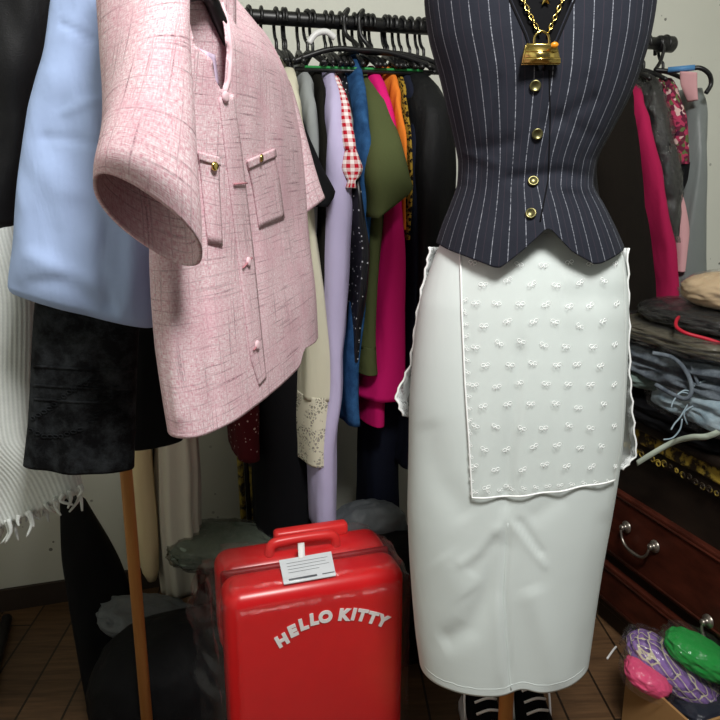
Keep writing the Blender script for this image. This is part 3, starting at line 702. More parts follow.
# ------------------------------------------------------------------ mannequin and its clothes
YM = 1.2
mn = thing('mannequin', 'black tailor mannequin wearing the pinstripe vest and white skirt', 'mannequin', (P(536, 500, YM).x, YM, 0))
mc = Vector((P(540, 60, YM).x, YM, 0))
def mrow(z, hw, t): return (mc+Vector((-hw, .01, z)), mc+Vector((hw, .01, z)), t)
loft('torso', [mrow(1.72, .045, .045), mrow(1.64, .047, .047), mrow(1.61, .09, .06), mrow(1.57, .15, .075), mrow(1.5, .15, .093), mrow(1.43, .147, .1), mrow(1.36, .13, .09), mrow(1.27, .1, .075), mrow(1.16, .125, .09), mrow(1.05, .15, .1), mrow(.95, .14, .1)], M['black'], mn, n=64, m=50, e=2.2, nz=0, cap1=True, solid=0)
px_ = P(506, 705, 1.2)
obj('stand_pole', T([(px_.x, YM, .04), (px_.x, YM, .97)], .014, 16), M['pole'], mn)
bm = bmesh.new(); cyl(bm, (px_.x, YM, .02), .15, .04, n=40, r2=.13); obj('stand_base', bm, M['pole'], mn)

vest = thing('pinstripe_vest', 'sleeveless navy pinstripe vest buttoned on the mannequin', 'vest', P(536, 260, YM))
VR = [(-62,444,634,.07),(-40,430,648,.085),(0,425,653,.1),(40,430,646,.112),(75,440,635,.115),(100,446,625,.112),(130,453,609,.107),(160,459,593,.1),(185,458,590,.1),(205,451,601,.109),(225,443,611,.12),(243,437,619,.126)]
NV = [(508, -75), (512, 0), (527, 33), (540, 72), (556, 38), (572, 0), (580, -75)]
def vhem(x, y, s):
    if s < .72 or y < 0: return 0
    k = ((s-.72)/.28)**1.5
    kp = [(-1, -.002), (-.75, -.014), (-.5, -.027), (-.44, -.027), (-.25, -.002), (-.02, .032), (.03, .03), (.25, -.002), (.5, -.022), (.58, -.022), (.75, -.014), (1, -.002)]
    for (a, b), (c, d) in zip(kp, kp[1:]):
        if a <= x <= c: return k*(b+(d-b)*(x-a)/(c-a))*min(1, y*2.5)
    return 0
vb = loft('body', silY(VR, YM, .1), M['vest'], vest, n=220, m=150, e=2.15, nz=.003, ns=8, hem=vhem, cap0=False,
   creases=[([(595,178),(560,172),(500,180)],7,.006),([(602,190),(560,186)],5,-.004),([(470,180),(480,150),(520,140)],8,.004),([(500,70),(490,120),(478,180)],4,.003),([(588,70),(594,120),(580,175)],5,.003),([(540,130),(600,95)],8,.004),([(545,112),(600,140)],8,.003),([(455,150),(500,165)],5,-.003)],
   cut=lambda p: p.y < YM and inpoly(*pix(p), NV), snap=NV)
vbv = bvh_of(vb)
EB = []
for a, b in zip(NV[1:], NV[2:-1]): EB += dens([a, b], 3)[:-1]
def out(pl, k):   # nudge the neckline outward
    return [(x+(k if x > 540 else -k), y+1) for x, y in pl]
pL = onto(vbv, out(dens([(512,-8),(512,0),(527,33),(539,70)], 3), 2), .001); pR = onto(vbv, out(dens([(572,-8),(572,0),(556,38),(541,70)], 3), 2), .001)
bm = bmesh.new(); bm.free(); obj('neckline_edge', T(pL, .0018, 6), M['black'], vest); obj('neckline_edge', T(pR, .0018, 6), M['black'], vest)
pp = onto(vbv, dens([(549, 70), (550, 120), (548, 180), (540, 222)], 4), .0005); obj('front_edge', T(pp, .0013, 6), M['black'], vest)
for x, y in ((535, 86), (537, 134), (533, 182), (531, 214)): button(vbv, x, y, .0082, M['brass'], vest, off=.0015)

sk = thing('midi_skirt', 'long white pencil skirt with a front slit seam on the mannequin', 'skirt', P(510, 700, YM))
SR = [(205,465,600,.08),(228,450,600,.085),(255,436,620,.097),(300,421,625,.106),(350,414,624,.11),(400,410,622,.112),(450,409,618,.112),(510,408,609,.112),(560,410,600,.111),(600,413,594,.11),(630,416,590,.109),(657,420,586,.108)]
def shem(x, y, s):
    if s < .8: return 0
    k = (s-.8)/.2
    return k*(.012*math.exp(-((x-.08)/.16)**2) - .010*max(0, -x)**.7 + .004*max(0, x))
SCR = [([(521,335),(515,400),(508,470),(506,520)],6,.005),([(507,515),(503,590),(510,690)],2.4,.005),([(500,530),(496,600),(502,690)],6,-.0025),
       ([(509,520),(528,545),(548,570)],3,-.002),([(517,518),(543,556)],3.5,.0028),([(503,522),(478,552),(456,566)],5,-.0018),([(498,535),(470,575)],7,.002),
       ([(505,530),(490,590),(470,628),(440,645)],12,.006),([(440,555),(470,595)],16,-.002),([(606,510),(594,590),(580,690)],8,.005),([(618,470),(600,540),(586,640)],6,-.002),([(530,520),(565,495)],9,.002),([(425,420),(440,480),(470,520)],14,.003),
       ([(530,585),(548,640),(560,690)],13,-.004)]
sb_ = loft('body', silY(SR, YM, .1), M['skirt'], sk, n=220, m=170, e=2.15, nz=.004, ns=6, hem=shem, creases=SCR, cap0=False)
sbv = bvh_of(sb_)
pp = onto(sbv, dens([(508,523),(504,600),(508,660),(511,690)], 4), .0002); obj('slit_edge', T(pp, .0013, 6), M['skirt'], sk)
def hemline(dy): 
    o = []
    for i in range(41):
        x = 425+i*4.0
        for y in range(722, 660, -1):
            p, nn = cast(sbv, x, y)
            if p is not None: 
                p2, n2 = cast(sbv, x, y-dy)
                if p2 is not None: o.append(p2+n2*.0003)
                break
    return o
pp = hemline(7); obj('hem_stitching', T(pp, .0011, 6), M['skirt'], sk)

ov = thing('sheer_overskirt', 'sheer white apron overskirt with embroidered bows over the white skirt', 'overskirt', P(545, 480, YM))
lp = [(458,233),(461,262),(462,310),(465,380),(469,440),(472,496)]; rp = [(609,233),(622,258),(624.5,310),(623,380),(620,440),(613,479)]
g = []
for i in range(71):
    f = i/70
    def at(pl):
        k = f*(len(pl)-1); a = min(int(k), len(pl)-2); t = k-a; return (pl[a][0]+(pl[a+1][0]-pl[a][0])*t, pl[a][1]+(pl[a+1][1]-pl[a][1])*t)
    l, r = at(lp), at(rp); row = []
    for j in range(61):
        t = j/60; x, y = l[0]+(r[0]-l[0])*t, l[1]+(r[1]-l[1])*t+5*f*sin(pi*t)*(1-.4*t)
        p, nn = cast(sbv, x, y)
        wob = .0035+.0016*sin(x*.16+.6*sin(y*.02))*(.3+f)+.0025*f
        if x > 560: wob += .0016*sin((y-230)*.16)*math.exp(-((y-285)/45)**2)
        row.append(p+(nn*.6+Vector((0,-.5,0)))*wob if p is not None else row[-1])
    g.append(row)
pan = sheetmesh(g, None, 'front_panel', ov, 0, None, [M['sheer'], M['embro']])
pbv = bvh_of(pan)
bm = bmesh.new()
tube(bm, [r[0] for r in g]+g[-1][1:], .0015, 6)
obj('panel_hem', bm, M['embro'], ov)
bm = bmesh.new()
def bow(x, y, s, a):
    p, nn = cast(pbv, x, y)
    if p is None: return
    sx = nn.cross(Vector((0,0,1))).normalized()*-1; up = sx.cross(nn)*-1
    if up.z < 0: up = -up
    def pt(u, v):
        u, v = u*cos(a)-v*sin(a), u*sin(a)+v*cos(a); return p+nn*.0004+(sx*u+up*v)*s
    for sg in (-1, 1):
        tube(bm, [pt(sg*(.55-.5*cos(t)), .38*sin(t)) for t in [2*pi*i/9 for i in range(9)]], s*.07, 5, True, 1)
        tube(bm, [pt(0, 0), pt(sg*.3, -.5), pt(sg*.55, -.75)], s*.075, 5, False, 1)
random.seed(3)
for r_i in range(12):
    y = 262+r_i*20.5
    for c_i in range(7):
        x = 474+c_i*23.5+(11 if r_i % 2 else 0)+random.uniform(-2, 2)
        if x > 617 or y > 492 - (x-472)*.1: continue
        bow(x, y+random.uniform(-3, 3), .0066, random.uniform(-.6, .6))
for i in range(17): bow(465+i*.45, 300+i*12, .005, random.uniform(-1, 1))
for i in range(12): bow(476+i*12, 492-i*1.0, .005, random.uniform(-1, 1))
off_ = Vector(ov.location); bm.transform(Matrix.Translation(-off_)); bm.from_mesh(pan.data); bm.to_mesh(pan.data); bm.free()
pan.data.polygons.foreach_set('use_smooth', [True]*len(pan.data.polygons))
lp2 = [(429,247),(424,272),(415,318),(409,365),(394,396),(402,416)]; rp2 = [(629,248),(630,300),(631,370),(634,412),(638,455),(624,470)]
g2 = []
for i in range(41):
    f = i/40
    def at(pl):
        k = f*(len(pl)-1); a = min(int(k), len(pl)-2); t = k-a; return (pl[a][0]+(pl[a+1][0]-pl[a][0])*t, pl[a][1]+(pl[a+1][1]-pl[a][1])*t)
    l, r = at(lp2), at(rp2); row = []
    for j in range(41):
        t = j/40; Yb = 1.235+.13*sin(pi*t)**.6+.006*sin(t*40+f*3)
        sc = 2.2*abs(sin(f*34))*(1-2*t)*(abs(1-2*t)**8); row.append(P(l[0]+(r[0]-l[0])*t+sc, l[1]+(r[1]-l[1])*t, Yb))
    g2.append(row)
sheetmesh(g2, None, 'back_panel', ov, .0008, lambda i, j: 1 if (j < 2 or j > 38 or i > 37) else 0, [M['sheer'], M['whitelace']])
obj('lace_edge', T([r[0] for r in g2], .0022, 6), M['embro'], ov); obj('lace_edge', T([r[-1] for r in g2], .0018, 6), M['embro'], ov)

# necklace
tb = [o for o in mn.children if o.name.startswith('torso')][0]; tbv = bvh_of(tb)
nkc = thing('necklace', 'gold chain necklace with a tiny handbag pendant and star on the vest', 'necklace', P(540, 66, 1.085))
def front(x, y, off):
    a, n1 = cast(vbv, x, y); b, n2 = cast(tbv, x, y)
    c = [(p, nn) for p, nn in ((a, n1), (b, n2)) if p is not None and p.y < YM]
    p, nn = min(c, key=lambda q: q[0].y) if c else (P(x, y, 1.1), Vector((0,-1,0)))
    return p+Vector((0,-off,0))
bm = bmesh.new()
for pl in ([(512,-40),(516,-10),(523,2),(529,16),(539,34)], [(570,-40),(566,-10),(561,2),(555,16),(547,34)]):
    pts = [Vector(front(x, y, .006)) for x, y in dens(pl, 4.2)]
    for k, (a, b) in enumerate(zip(pts, pts[1:])):
        c = (a+b)/2; d = (b-a).normalized(); s = d.cross(Vector((0,-1,0))).normalized() if k % 2 else Vector((0,-1,0))
        L = (b-a).length*.66
        tube(bm, [c+d*cos(t)*L+s*sin(t)*.0026 for t in [2*pi*i/10 for i in range(10)]], .0011, 6, True)
obj('chain', bm, M['gold'], nkc)
yb = min(front(x, y, 0).y for x, y in ((540, 58), (523, 62), (558, 62), (525, 50), (556, 50)))-.011
bm = bmesh.new()
def pb(px, py): return P(px, py, yb)
w1, w2, h1, h2 = pb(525, 44), pb(556, 44), pb(521, 65), pb(560, 65)
vv = []
for dy in (-.006, .006):
    vv.append([bm.verts.new(p+Vector((0, dy*(1 if i < 2 else 1.3), 0))) for i, p in enumerate((w1, w2, h2, h1))])
bm.faces.new(vv[0]); bm.faces.new(vv[1][::-1])
for i in range(4): bm.faces.new((vv[0][i], vv[1][i], vv[1][(i+1) % 4], vv[0][(i+1) % 4]))
bmesh.ops.bevel(bm, geom=list(bm.edges), offset=.0018, segments=3, affect='EDGES')
pend = obj('handbag_pendant', bm, M['gold'], nkc)
obj('pendant_handle', T(smooth_path([pb(534, 44), pb(535, 36), pb(541, 31), pb(548, 35), pb(549, 44)], 5), .0017, 8), M['gold'], nkc)
bm = bmesh.new(); f0 = Vector((0,-.009,0)); tube(bm, [pb(522.5, 60)+f0, pb(558.5, 60)+f0], .0016, 6); tube(bm, [pb(524, 52)+f0*.8, pb(557, 52)+f0*.8], .0006, 6); obj('pendant_trim', bm, M['gold'], nkc)
bm = bmesh.new(); bmesh.ops.create_icosphere(bm, subdivisions=2, radius=.0045, matrix=Matrix.Translation(pb(553, 46)+f0) @ Matrix.Diagonal((1.2,.6,.9,1))); obj('pendant_stone', bm, M['amber'], nkc)
ps = front(545, 0, .006); bm = bmesh.new()
o = [bm.verts.new(ps+Vector((cos(pi/2+i*pi/5), 0, sin(pi/2+i*pi/5)))*(.0095 if i % 2 == 0 else .004)) for i in range(10)]
c1, c2 = bm.verts.new(ps+Vector((0,-.003,0))), bm.verts.new(ps+Vector((0,.003,0)))
for i in range(10): bm.faces.new((c1, o[i], o[(i+1) % 10])); bm.faces.new((c2, o[(i+1) % 10], o[i]))
obj('star_charm', bm, M['gold'], nkc, smooth=False)
obj('star_chain', T([Vector(front(545+d, y, .006)) for d, y in ((-20,-60),(-8,-25),(0,-6))], .0008, 6), M['gold'], nkc)

# ------------------------------------------------------------------ shoes behind the stand
def shoe(px, Y, label):
    c = P(px, 715, Y); t = thing('sneaker', label, 'shoe', (c.x, Y, 0), radians(4))
    bm = bmesh.new(); 
    def sect(y, w, z0, z1): return [Vector((w*spow(cos(a), .8), y, (z0+z1)/2+(z1-z0)/2*spow(sin(a), .8))) for a in [2*pi*k/24 for k in range(24)]]
    secs = [sect(-.14, .012, .02, .04), sect(-.13, .03, .018, .055), sect(-.09, .042, .018, .07), sect(-.04, .042, .018, .085), sect(.02, .036, .018, .115), sect(.07, .034, .018, .14), sect(.11, .032, .018, .145), sect(.125, .015, .02, .12)]
    vs = [[bm.verts.new(p) for p in s] for s in secs]
    for a, b in zip(vs, vs[1:]):
        for k in range(24): bm.faces.new((a[k], a[(k+1) % 24], b[(k+1) % 24], b[k]))
    bm.faces.new(vs[0][::-1]); bm.faces.new(vs[-1]); obj('upper', bm, M['black'], t, True)
    bm = bmesh.new(); pts = [(-.145, .02), (-.13, .036), (-.08, .046), (0, .042), (.1, .037), (.13, .02)]
    up = [(-x, y) for y, x in pts]+[(x, y) for y, x in pts[::-1]]
    lo_ = [bm.verts.new((x, y, 0)) for x, y in up]; hi_ = [bm.verts.new((x, y, .024)) for x, y in up]; n = len(up)
    bm.faces.new(lo_); bm.faces.new(hi_[::-1])
    for k in range(n): bm.faces.new((lo_[k], lo_[(k+1) % n], hi_[(k+1) % n], hi_[k]))
    obj('sole', bm, M['sole'], t, True)
    bm = bmesh.new()
    for i in range(5):
        y = -.075+i*.022; z = .078+i*.0125; tube(bm, smooth_path([(-.025, y, z-.006), (0, y-.003, z+.006), (.025, y+.006, z-.004)], 4), .003, 6)
    tube(bm, smooth_path([(-.03, .05, .12), (-.04, .03, .1), (-.043, 0, .06)], 4), .003, 6); tube(bm, smooth_path([(.034, .06, .135), (.043, .03, .11), (.045, .01, .05)], 4), .003, 6)
    obj('laces', bm, M['white'], t, True)
shoe(484, 1.4, 'black sneaker with white laces under the skirt, left of the stand pole')
shoe(533, 1.4, 'black sneaker with white laces under the skirt, right of the stand pole')

# ------------------------------------------------------------------ red suitcase
a0, a1 = P(228, 614, 1.24), P(405, 578, 1.35)
sd = Vector((a1.x-a0.x, a1.y-a0.y, 0)); SW = sd.length; sa = math.atan2(sd.y, sd.x); SH = .46; SD = .22
sx = sd.normalized(); sn = Vector((sx.y, -sx.x, 0))
fc = (a0+a1)/2; fc.z = 0
zt = (a0.z+a1.z)/2
base = fc-sn*(SD/2)
sc_ = thing('suitcase', 'shiny red hard shell suitcase wrapped in clear plastic on the floor', 'suitcase', (base.x, base.y, 0), sa)
ztop = zt+.028; z0 = .045; hh = ztop-z0
obj('front_shell', rbox((0, -SD*.25-.002, z0+hh/2), (SW+.012, SD*.5-.006, hh), .034, 6), M['red'], sc_, True)
obj('back_shell', rbox((0, SD*.25+.002, z0+hh/2), (SW+.012, SD*.5-.006, hh), .034, 6), M['red'], sc_, True)
obj('zipper', rbox((0, 0, z0+hh/2), (SW+.002, .014, hh-.01), .006, 3), M['reddark'], sc_, True)
for x in (-1, 1):
    for y in (-1, 1):
        bm = bmesh.new(); cyl(bm, (x*(SW/2-.04), y*(SD/2-.04), .022), .022, .02, 'X', 20); box(bm, (x*(SW/2-.04), y*(SD/2-.04), .042), (.03, .03, .02)); obj('wheel', bm, M['rubber'], sc_, True)
obj('carry_handle', T(smooth_path([(-.075, .035, ztop-.004), (-.068, .035, ztop+.02), (-.04, .035, ztop+.026), (.04, .035, ztop+.026), (.068, .035, ztop+.02), (.075, .035, ztop-.004)], 5), .011, 12), M['redlight'], sc_, True)
obj('trolley_handle', rbox((.03, .085, ztop+.012), (.17, .03, .03), .009, 3), M['redlight'], sc_, True)
# raised ribs on the shell
def loc2(px, py, yoff=-SD/2-.0015):   # pixel -> local coordinates on the front face
    p0 = base+sn*(-yoff); p = hit(px, py, p0, sn); d = p-base; return d.dot(sx), p.z
bm = bmesh.new(); lay = [('H',282.5,641,33),('E',293,631.7,27),('L',303.5,625,21),('L',314,620,14),('O',325.6,617.5,7),('K',344,615.4,-2),('I',353.8,615,-6),('T',362,616,-9),('T',372.5,618.5,-13),('Y',382.5,621.5,-19)]
fy = -SD/2-.0007
lets = []
for ch, px, py, ang in lay:
    cu = bpy.data.curves.new('l', 'FONT'); cu.body = ch; cu.size = .034; cu.align_x = 'CENTER'; cu.align_y = 'CENTER'; cu.extrude = .0009; cu.offset = .0022; cu.resolution_u = 5
    lets.append((bpy.data.objects.new('l', cu), px, py, ang)); COL.objects.link(lets[-1][0])
bpy.context.view_layer.update(); dg = bpy.context.evaluated_depsgraph_get()
for o, px, py, ang in lets:
    me = bpy.data.meshes.new_from_object(o.evaluated_get(dg)); x, z = loc2(px, py)
    tilt = radians(ang)
    me.transform(Matrix.Translation((x, fy, z)) @ Matrix.Rotation(pi/2, 4, 'X') @ Matrix.Rotation(tilt-radians(10), 4, 'Z'))
    bm.from_mesh(me); bpy.data.meshes.remove(me); c = o.data; bpy.data.objects.remove(o); bpy.data.curves.remove(c)
obj('lettering', bm, M['white'], sc_, True, smooth=False)
# hang tag lying on the top edge
def ltop(px, py, zz):
    p = hit(px, py, Vector((0,0,zz)), Vector((0,0,1))); d = p-base; return Vector((d.dot(sx), -d.dot(sn), zz))
zz = ztop+.012
c4 = [ltop(279, 561, zz+.004), ltop(331, 552, zz+.004), ltop(336, 576, zz-.012), ltop(284, 585, zz-.012)]
bm = bmesh.new(); nn = (c4[1]-c4[0]).cross(c4[3]-c4[0]).normalized(); nn = nn if nn.z > 0 else -nn
A = [bm.verts.new(p) for p in c4]; B = [bm.verts.new(p+nn*.002) for p in c4]; bm.faces.new(A); bm.faces.new(B[::-1])
for i in range(4): bm.faces.new((A[i], A[(i+1) % 4], B[(i+1) % 4], B[i]))
tg = obj('luggage_tag', bm, M['tagwhite'], sc_, True, smooth=False)
bm = bmesh.new()
def tp(u, v): return c4[0]+(c4[1]-c4[0])*u+(c4[3]-c4[0])*v+nn*.0026
for v0, v1, u0, u1 in ((.84, .92, .1, .62), (.86, .9, .72, .95), (.2, .215, .12, .9), (.33, .345, .12, .85), (.46, .475, .12, .9), (.59, .605, .12, .7)):
    bm.faces.new([bm.verts.new(tp(*k)) for k in ((u0, v0), (u1, v0), (u1, v1), (u0, v1))])
obj('tag_print', bm, M['printgrey'], tg, True, smooth=False)
s0 = tp(.42, .1); bm = bmesh.new(); e0 = ltop(301, 543, zz+.02)
pts = smooth_path([s0, (s0+e0)/2+Vector((0,0,.006)), e0, e0+Vector((0,.01,-.02))], 5); wd = Vector((.007,0,0))
Lr = [bm.verts.new(p-wd) for p in pts]; Rr_ = [bm.verts.new(p+wd) for p in pts]
for i in range(len(pts)-1): bm.faces.new((Lr[i], Lr[i+1], Rr_[i+1], Rr_[i]))
obj('tag_strap', bm, M['white'], tg, True, solid=.001)
# crumpled clear wrap round the case
bm = bmesh.new(); box(bm, (0,0,z0+hh/2-.01), (SW+.04, SD+.03, hh+.03))
bmesh.ops.bevel(bm, geom=list(bm.edges), offset=.035, segments=4, affect='EDGES'); bmesh.ops.subdivide_edges(bm, edges=[e for e in bm.edges if e.calc_length() > .05], cuts=22, use_grid_fill=True)
for v in bm.verts:
    p = v.co; a = .0025 if (p.y < -.08 and p.z < ztop-.03) else .014
    d = (.6-abs(noise.noise(p*16))*2)*a
    d += .03*max(0, noise.noise(p*5+Vector((4,0,0))))*(1 if p.x < -SW/2 or p.z > ztop else 0)
    o = Vector((p.x, p.y, p.z-.25)); v.co = p+Vector((spow(p.x/SW, 1)*1.0, p.y/SD*1.2, (p.z-.25)*1.5)).normalized()*max(d, -.004 if p.y < -SD/2 else -.006)
obj('plastic_wrap', bm, M['film'], sc_, True)
bm = bmesh.new(); gv = []
for i in range(40):
    z = .05+i*.0105; row = []
    for j in range(26):
        t = j/25; wdt = .05+.03*noise.noise(Vector((z*7, 1, 3)))+.02*noise.noise(Vector((z*22, 4, 3)))
        q_ = Vector((t*3, z*16, 2)); row.append(bm.verts.new((-SW/2-.012-wdt*sin(pi*t)**.7, -.1+.17*t+.022*noise.noise(q_*2), z+.012*noise.noise(q_*1.7))))
    gv.append(row)
for i in range(39):
    for j in range(25): bm.faces.new((gv[i][j], gv[i+1][j], gv[i+1][j+1], gv[i][j+1]))
obj('wrap_fold', bm, M['film'], sc_, True)

# ------------------------------------------------------------------ bags and cloth on the floor at the left
def tagblob(name, label, cat, bm, mat, loc, rz=0, group=None, rot=None):
    o = obj(name, bm, mat, None, True); o.location = loc; o.rotation_euler = rot or (0,0,rz); return tag(o, label, cat, group)
tagblob('black_bag', 'large slumped black bag on the floor behind the wooden pole', 'bag', blob((.2, .15, .17), 2.2, .08, 1.8, flat=.13, seed=1), M['blackbag'], (-.40, 1.42, .13), .4)
lo = loft('garment_cover', [(P(60, 498, 1.62), P(86, 500, 1.64), .02), (P(62, 560, 1.58), P(120, 560, 1.64), .035), (P(75, 640, 1.5), P(150, 640, 1.6), .04), (P(88, 715, 1.44), P(180, 715, 1.55), .045), (P(96, 770, 1.4), P(185, 770, 1.5), .045)], M['blackbag'], nz=.012, ns=9, cap1=True)
tag(lo, 'tall dark garment cover leaning between the wall and the black bag', 'garment cover')
tagblob('grey_sheet', 'crumpled grey plastic sheet lying on the black bag', 'plastic sheet', blob((.13, .09, .035), 2.2, .22, 2.2, seed=4), M['greybag'], P(160, 622, 1.52), .3, rot=(0, radians(20), .3))
sg = thing('sage_bundle', 'sage green folded cloth in plastic behind the red suitcase', 'cloth bundle', P(222, 545, 1.72))
obj('cloth', blob((.12, .09, .034), 3, .16, 2.5, 2, seed=6), M['sagecloth'], sg, True); obj('plastic_bag', blob((.128, .098, .042), 2.6, .2, 4, seed=8), M['filmdark'], sg, True)
gb = tagblob('grey_bag', 'grey translucent plastic bag behind the right top corner of the suitcase', 'bag', blob((.1, .06, .08), 2.3, .14, 2, seed=9), M['greybag'], P(368, 532, 1.74), .2)
tagblob('storage_bundle', 'dark bundled cloth on the floor behind the red suitcase', 'cloth bundle', blob((.36, .1, .19), 2.8, .15, 3, flat=.17, seed=11), M['blackbag'], (base.x+.08, base.y+.28, .17), sa)
# gilt picture frame leaning on the wall
u1, u2 = ucoord(hit(240, 495, R(0, WD+.05, 0), W)), ucoord(hit(258, 495, R(0, WD+.05, 0), W))
pf = thing('picture_frame', 'narrow gilt picture frame leaning on the wall under the dotted dress', 'picture frame', R((u1+u2)/2, WD+.06, 0))
for d, wd, mt, nm in ((0, .014, 'gilt', 'outer_moulding'), (.018, .01, 'mahblack', 'dark_groove'), (.034, .014, 'gilt', 'inner_moulding')):
    obj(nm, T([R(u1+d+.005, WD+.10, .005), R(u1+d+.005, WD+.025, .6)], wd/1.4, 10), M[mt], pf)
bm = bmesh.new(); bm.faces.new([bm.verts.new(p) for p in (R(u1+.04, WD+.09, .01), R(u1+.25, WD+.09, .01), R(u1+.25, WD+.02, .6), R(u1+.04, WD+.02, .6))]); obj('canvas', bm, M['mahblack'], pf, solid=.006)

# ------------------------------------------------------------------ dresser
DF = Vector((.76, 1.62, 0)); DT = -W; DT = -W   # along the front, away from the viewer
DNV = -U                                         # outward normal of the front
dr = thing('dresser', 'dark mahogany dresser with carved gilt frieze under the clothes pile', 'dresser', DF, 0)
def D(s, o, z): return DF+DT*s+U*o+Vector((0,0,z))
ROT = Matrix(((DT.x, U.x, 0, 0), (DT.y, U.y, 0, 0), (0, 0, 1, 0), (0, 0, 0, 1)))
S0, S1, DEP, DTOP = -.62, .30, .58, .66
def dbox(name, s0, s1, o0, o1, z0, z1, mat, r=.004, parent=None, seg=2):
    bm = rbox((0,0,0), (abs(s1-s0), abs(o1-o0), abs(z1-z0)), r, seg, None)
    c = D((s0+s1)/2, (o0+o1)/2, (z0+z1)/2); bm.transform(Matrix.Translation(c) @ ROT); return obj(name, bm, M[mat], parent or dr, smooth=False)
dbox('case', S0, S1, .012, DEP, .06, DTOP-.1, 'mahblack')
dbox('plinth', S0+.02, S1-.02, .03, DEP-.02, 0, .07, 'mahblack')
dbox('top', S0-.02, S1+.02, -.025, DEP+.01, DTOP-.025, DTOP, 'mahblack', .01, None, 4)
dbox('frieze', S0, S1, .0, DEP, DTOP-.1, DTOP-.025, 'mahblack')
fz = dbox('gilt_band', S0+.01, S1-.02, -.008, .02, DTOP-.066, DTOP-.030, 'gilt', .006)
bm = bmesh.new(); random.seed(5); s = S0+.02
while s < S1-.02:
    c = D(s, -.006, DTOP-.084+random.uniform(-.004, .004)); k = random.uniform(.006, .011)
    tube(bm, [c+DT*cos(a*1.6)*k*(1-a/9)+Vector((0,0,sin(a*1.6)*k*(1-a/9)))+DNV*.004 for a in [i*.35 for i in range(16)]], .0019, 6); s += .021
obj('carved_scrolls', bm, M['gilt'], dr)
zA, zB = hit(660, 517, DF, DNV).z, hit(660, 592, DF, DNV).z
hp = hit(657, 546, DF, DNV); hs = (hp-DF).dot(DT); zhp = hp.z
def drawer(z0, z1, hz, s_):
    d = dbox('drawer', S0+.05, S1-.045, -.004, .02, z0, z1, 'mahogany', .004)
    off = lambda q: q
    bm = bmesh.new()
    for pa, pb2 in (((S0+.06, z0+.012), (S1-.055, z0+.012)), ((S0+.06, z1-.012), (S1-.055, z1-.012)), ((S0+.06, z0+.012), (S0+.06, z1-.012)), ((S1-.055, z0+.012), (S1-.055, z1-.012))):
        tube(bm, [D(pa[0], -.006, pa[1]), D(pb2[0], -.006, pb2[1])], .003, 6)
    obj('panel_moulding', bm, M['mahogany'], d)
    for sc in s_:
        bm = bmesh.new()
        for e_ in (-.055, .055):
            c = D(sc+e_, -.006, hz); rings = []
            for rr, hh2 in ((.017, 0), (.016, .004), (.010, .006), (.007, .012), (.009, .017), (.004, .021)):
                rings.append([bm.verts.new(c+DNV*hh2+DT*rr*cos(2*pi*k/16)+Vector((0,0,rr*sin(2*pi*k/16)))) for k in range(16)])
            for a, b in zip(rings, rings[1:]):
                for k in range(16): bm.faces.new((a[k], a[(k+1) % 16], b[(k+1) % 16], b[k]))
            bm.faces.new(rings[-1])
        pts = [D(sc-.055, -.02, hz)] + [D(sc+.055*math.copysign(abs(cos(a))**.7, -cos(a)), -.024, hz-.045*sin(a)) for a in [pi*i/16 for i in range(1, 16)]] + [D(sc+.055, -.02, hz)]
        rad = [.0035+.0016*math.exp(-((i-8)/1.2)**2)+.001*math.exp(-((abs(i-8)-3)/.8)**2) for i in range(17)]
        tube(bm, pts, rad, 8); obj('bail_handle', bm, M['chrome'], d)
drawer(zB, zA, zhp, (hs+.055, hs-.35)); dh = zA-zB
h2 = hit(712, 622, DF, DNV); drawer(.09, zB-.035, h2.z, ((h2-DF).dot(DT)-.05,))

# ------------------------------------------------------------------ pile on the dresser
def pile(name, label, cat, s, o, z, size, mat, e=3.5, amp=.06, freq=2.5, layers=0, rz=0, rot=(0,0), seed=0, bag=None, extra=None):
    t = thing(name, label, cat, D(s, o, z), ANG+rz)
    bm = blob(size, e, amp, freq, layers, seed=seed); bm.transform(Matrix.Rotation(rot[0], 4, 'X') @ Matrix.Rotation(rot[1], 4, 'Y')); obj('cloth', bm, M[mat], t, True)
    if bag:
        bm = blob((size[0]+.012, size[1]+.015, size[2]+.008), e-.5, .12, 4, seed=seed+2); bm.transform(Matrix.Rotation(rot[0], 4, 'X') @ Matrix.Rotation(rot[1], 4, 'Y')); obj('plastic_bag', bm, M[bag], t, True)
    return t
pile('folded_trousers', 'folded black trousers at the bottom of the dresser pile', 'trousers', .06, .16, .695, (.2, .22, .04), 'black', 5, layers=2, seed=1)
pile('knit_scarf', 'grey green knit rolled behind the white skirt on the dresser pile', 'scarf', .14, .04, .775, (.11, .1, .028), 'greenknit', 2.5, .1, seed=2)
pile('grey_jeans', 'folded grey denim jeans in the middle of the dresser pile', 'jeans', .05, .14, .825, (.2, .23, .045), 'greydenim', 5, .11, layers=2, seed=3, rz=.06)
ld = pile('blue_jeans', 'light blue denim shorts with frayed hem in clear plastic on the pile', 'shorts', -.06, .095, .757, (.14, .15, .042), 'lightdenim', 5, .12, layers=1, seed=4, rz=-.1, bag='film')
bm = bmesh.new()
for pl_ in ([(678,390),(668,388),(660,396),(658,402)], [(676,400),(668,412),(662,418),(658,424)], [(670,414),(668,424),(660,432),(650,433)], [(680,388),(672,386),(664,390)], [(682,402),(672,408),(676,420)]):
    tube(bm, smooth_path([P(x, y, 1.55) for x, y in pl_], 5), .0018, 6)
obj('frayed_threads', bm, M['lightdenim'], ld)
gj = [o for o in bpy.data.objects if o.name.startswith('grey_jeans')][0]
obj('waistband', T(smooth_path([P(622, 344, 1.66), P(640, 350, 1.63), P(649, 364, 1.6), P(651, 380, 1.58), P(645, 389, 1.58), P(633, 384, 1.6), P(622, 374, 1.64)], 6), .005, 8), M['greydenim'], gj)
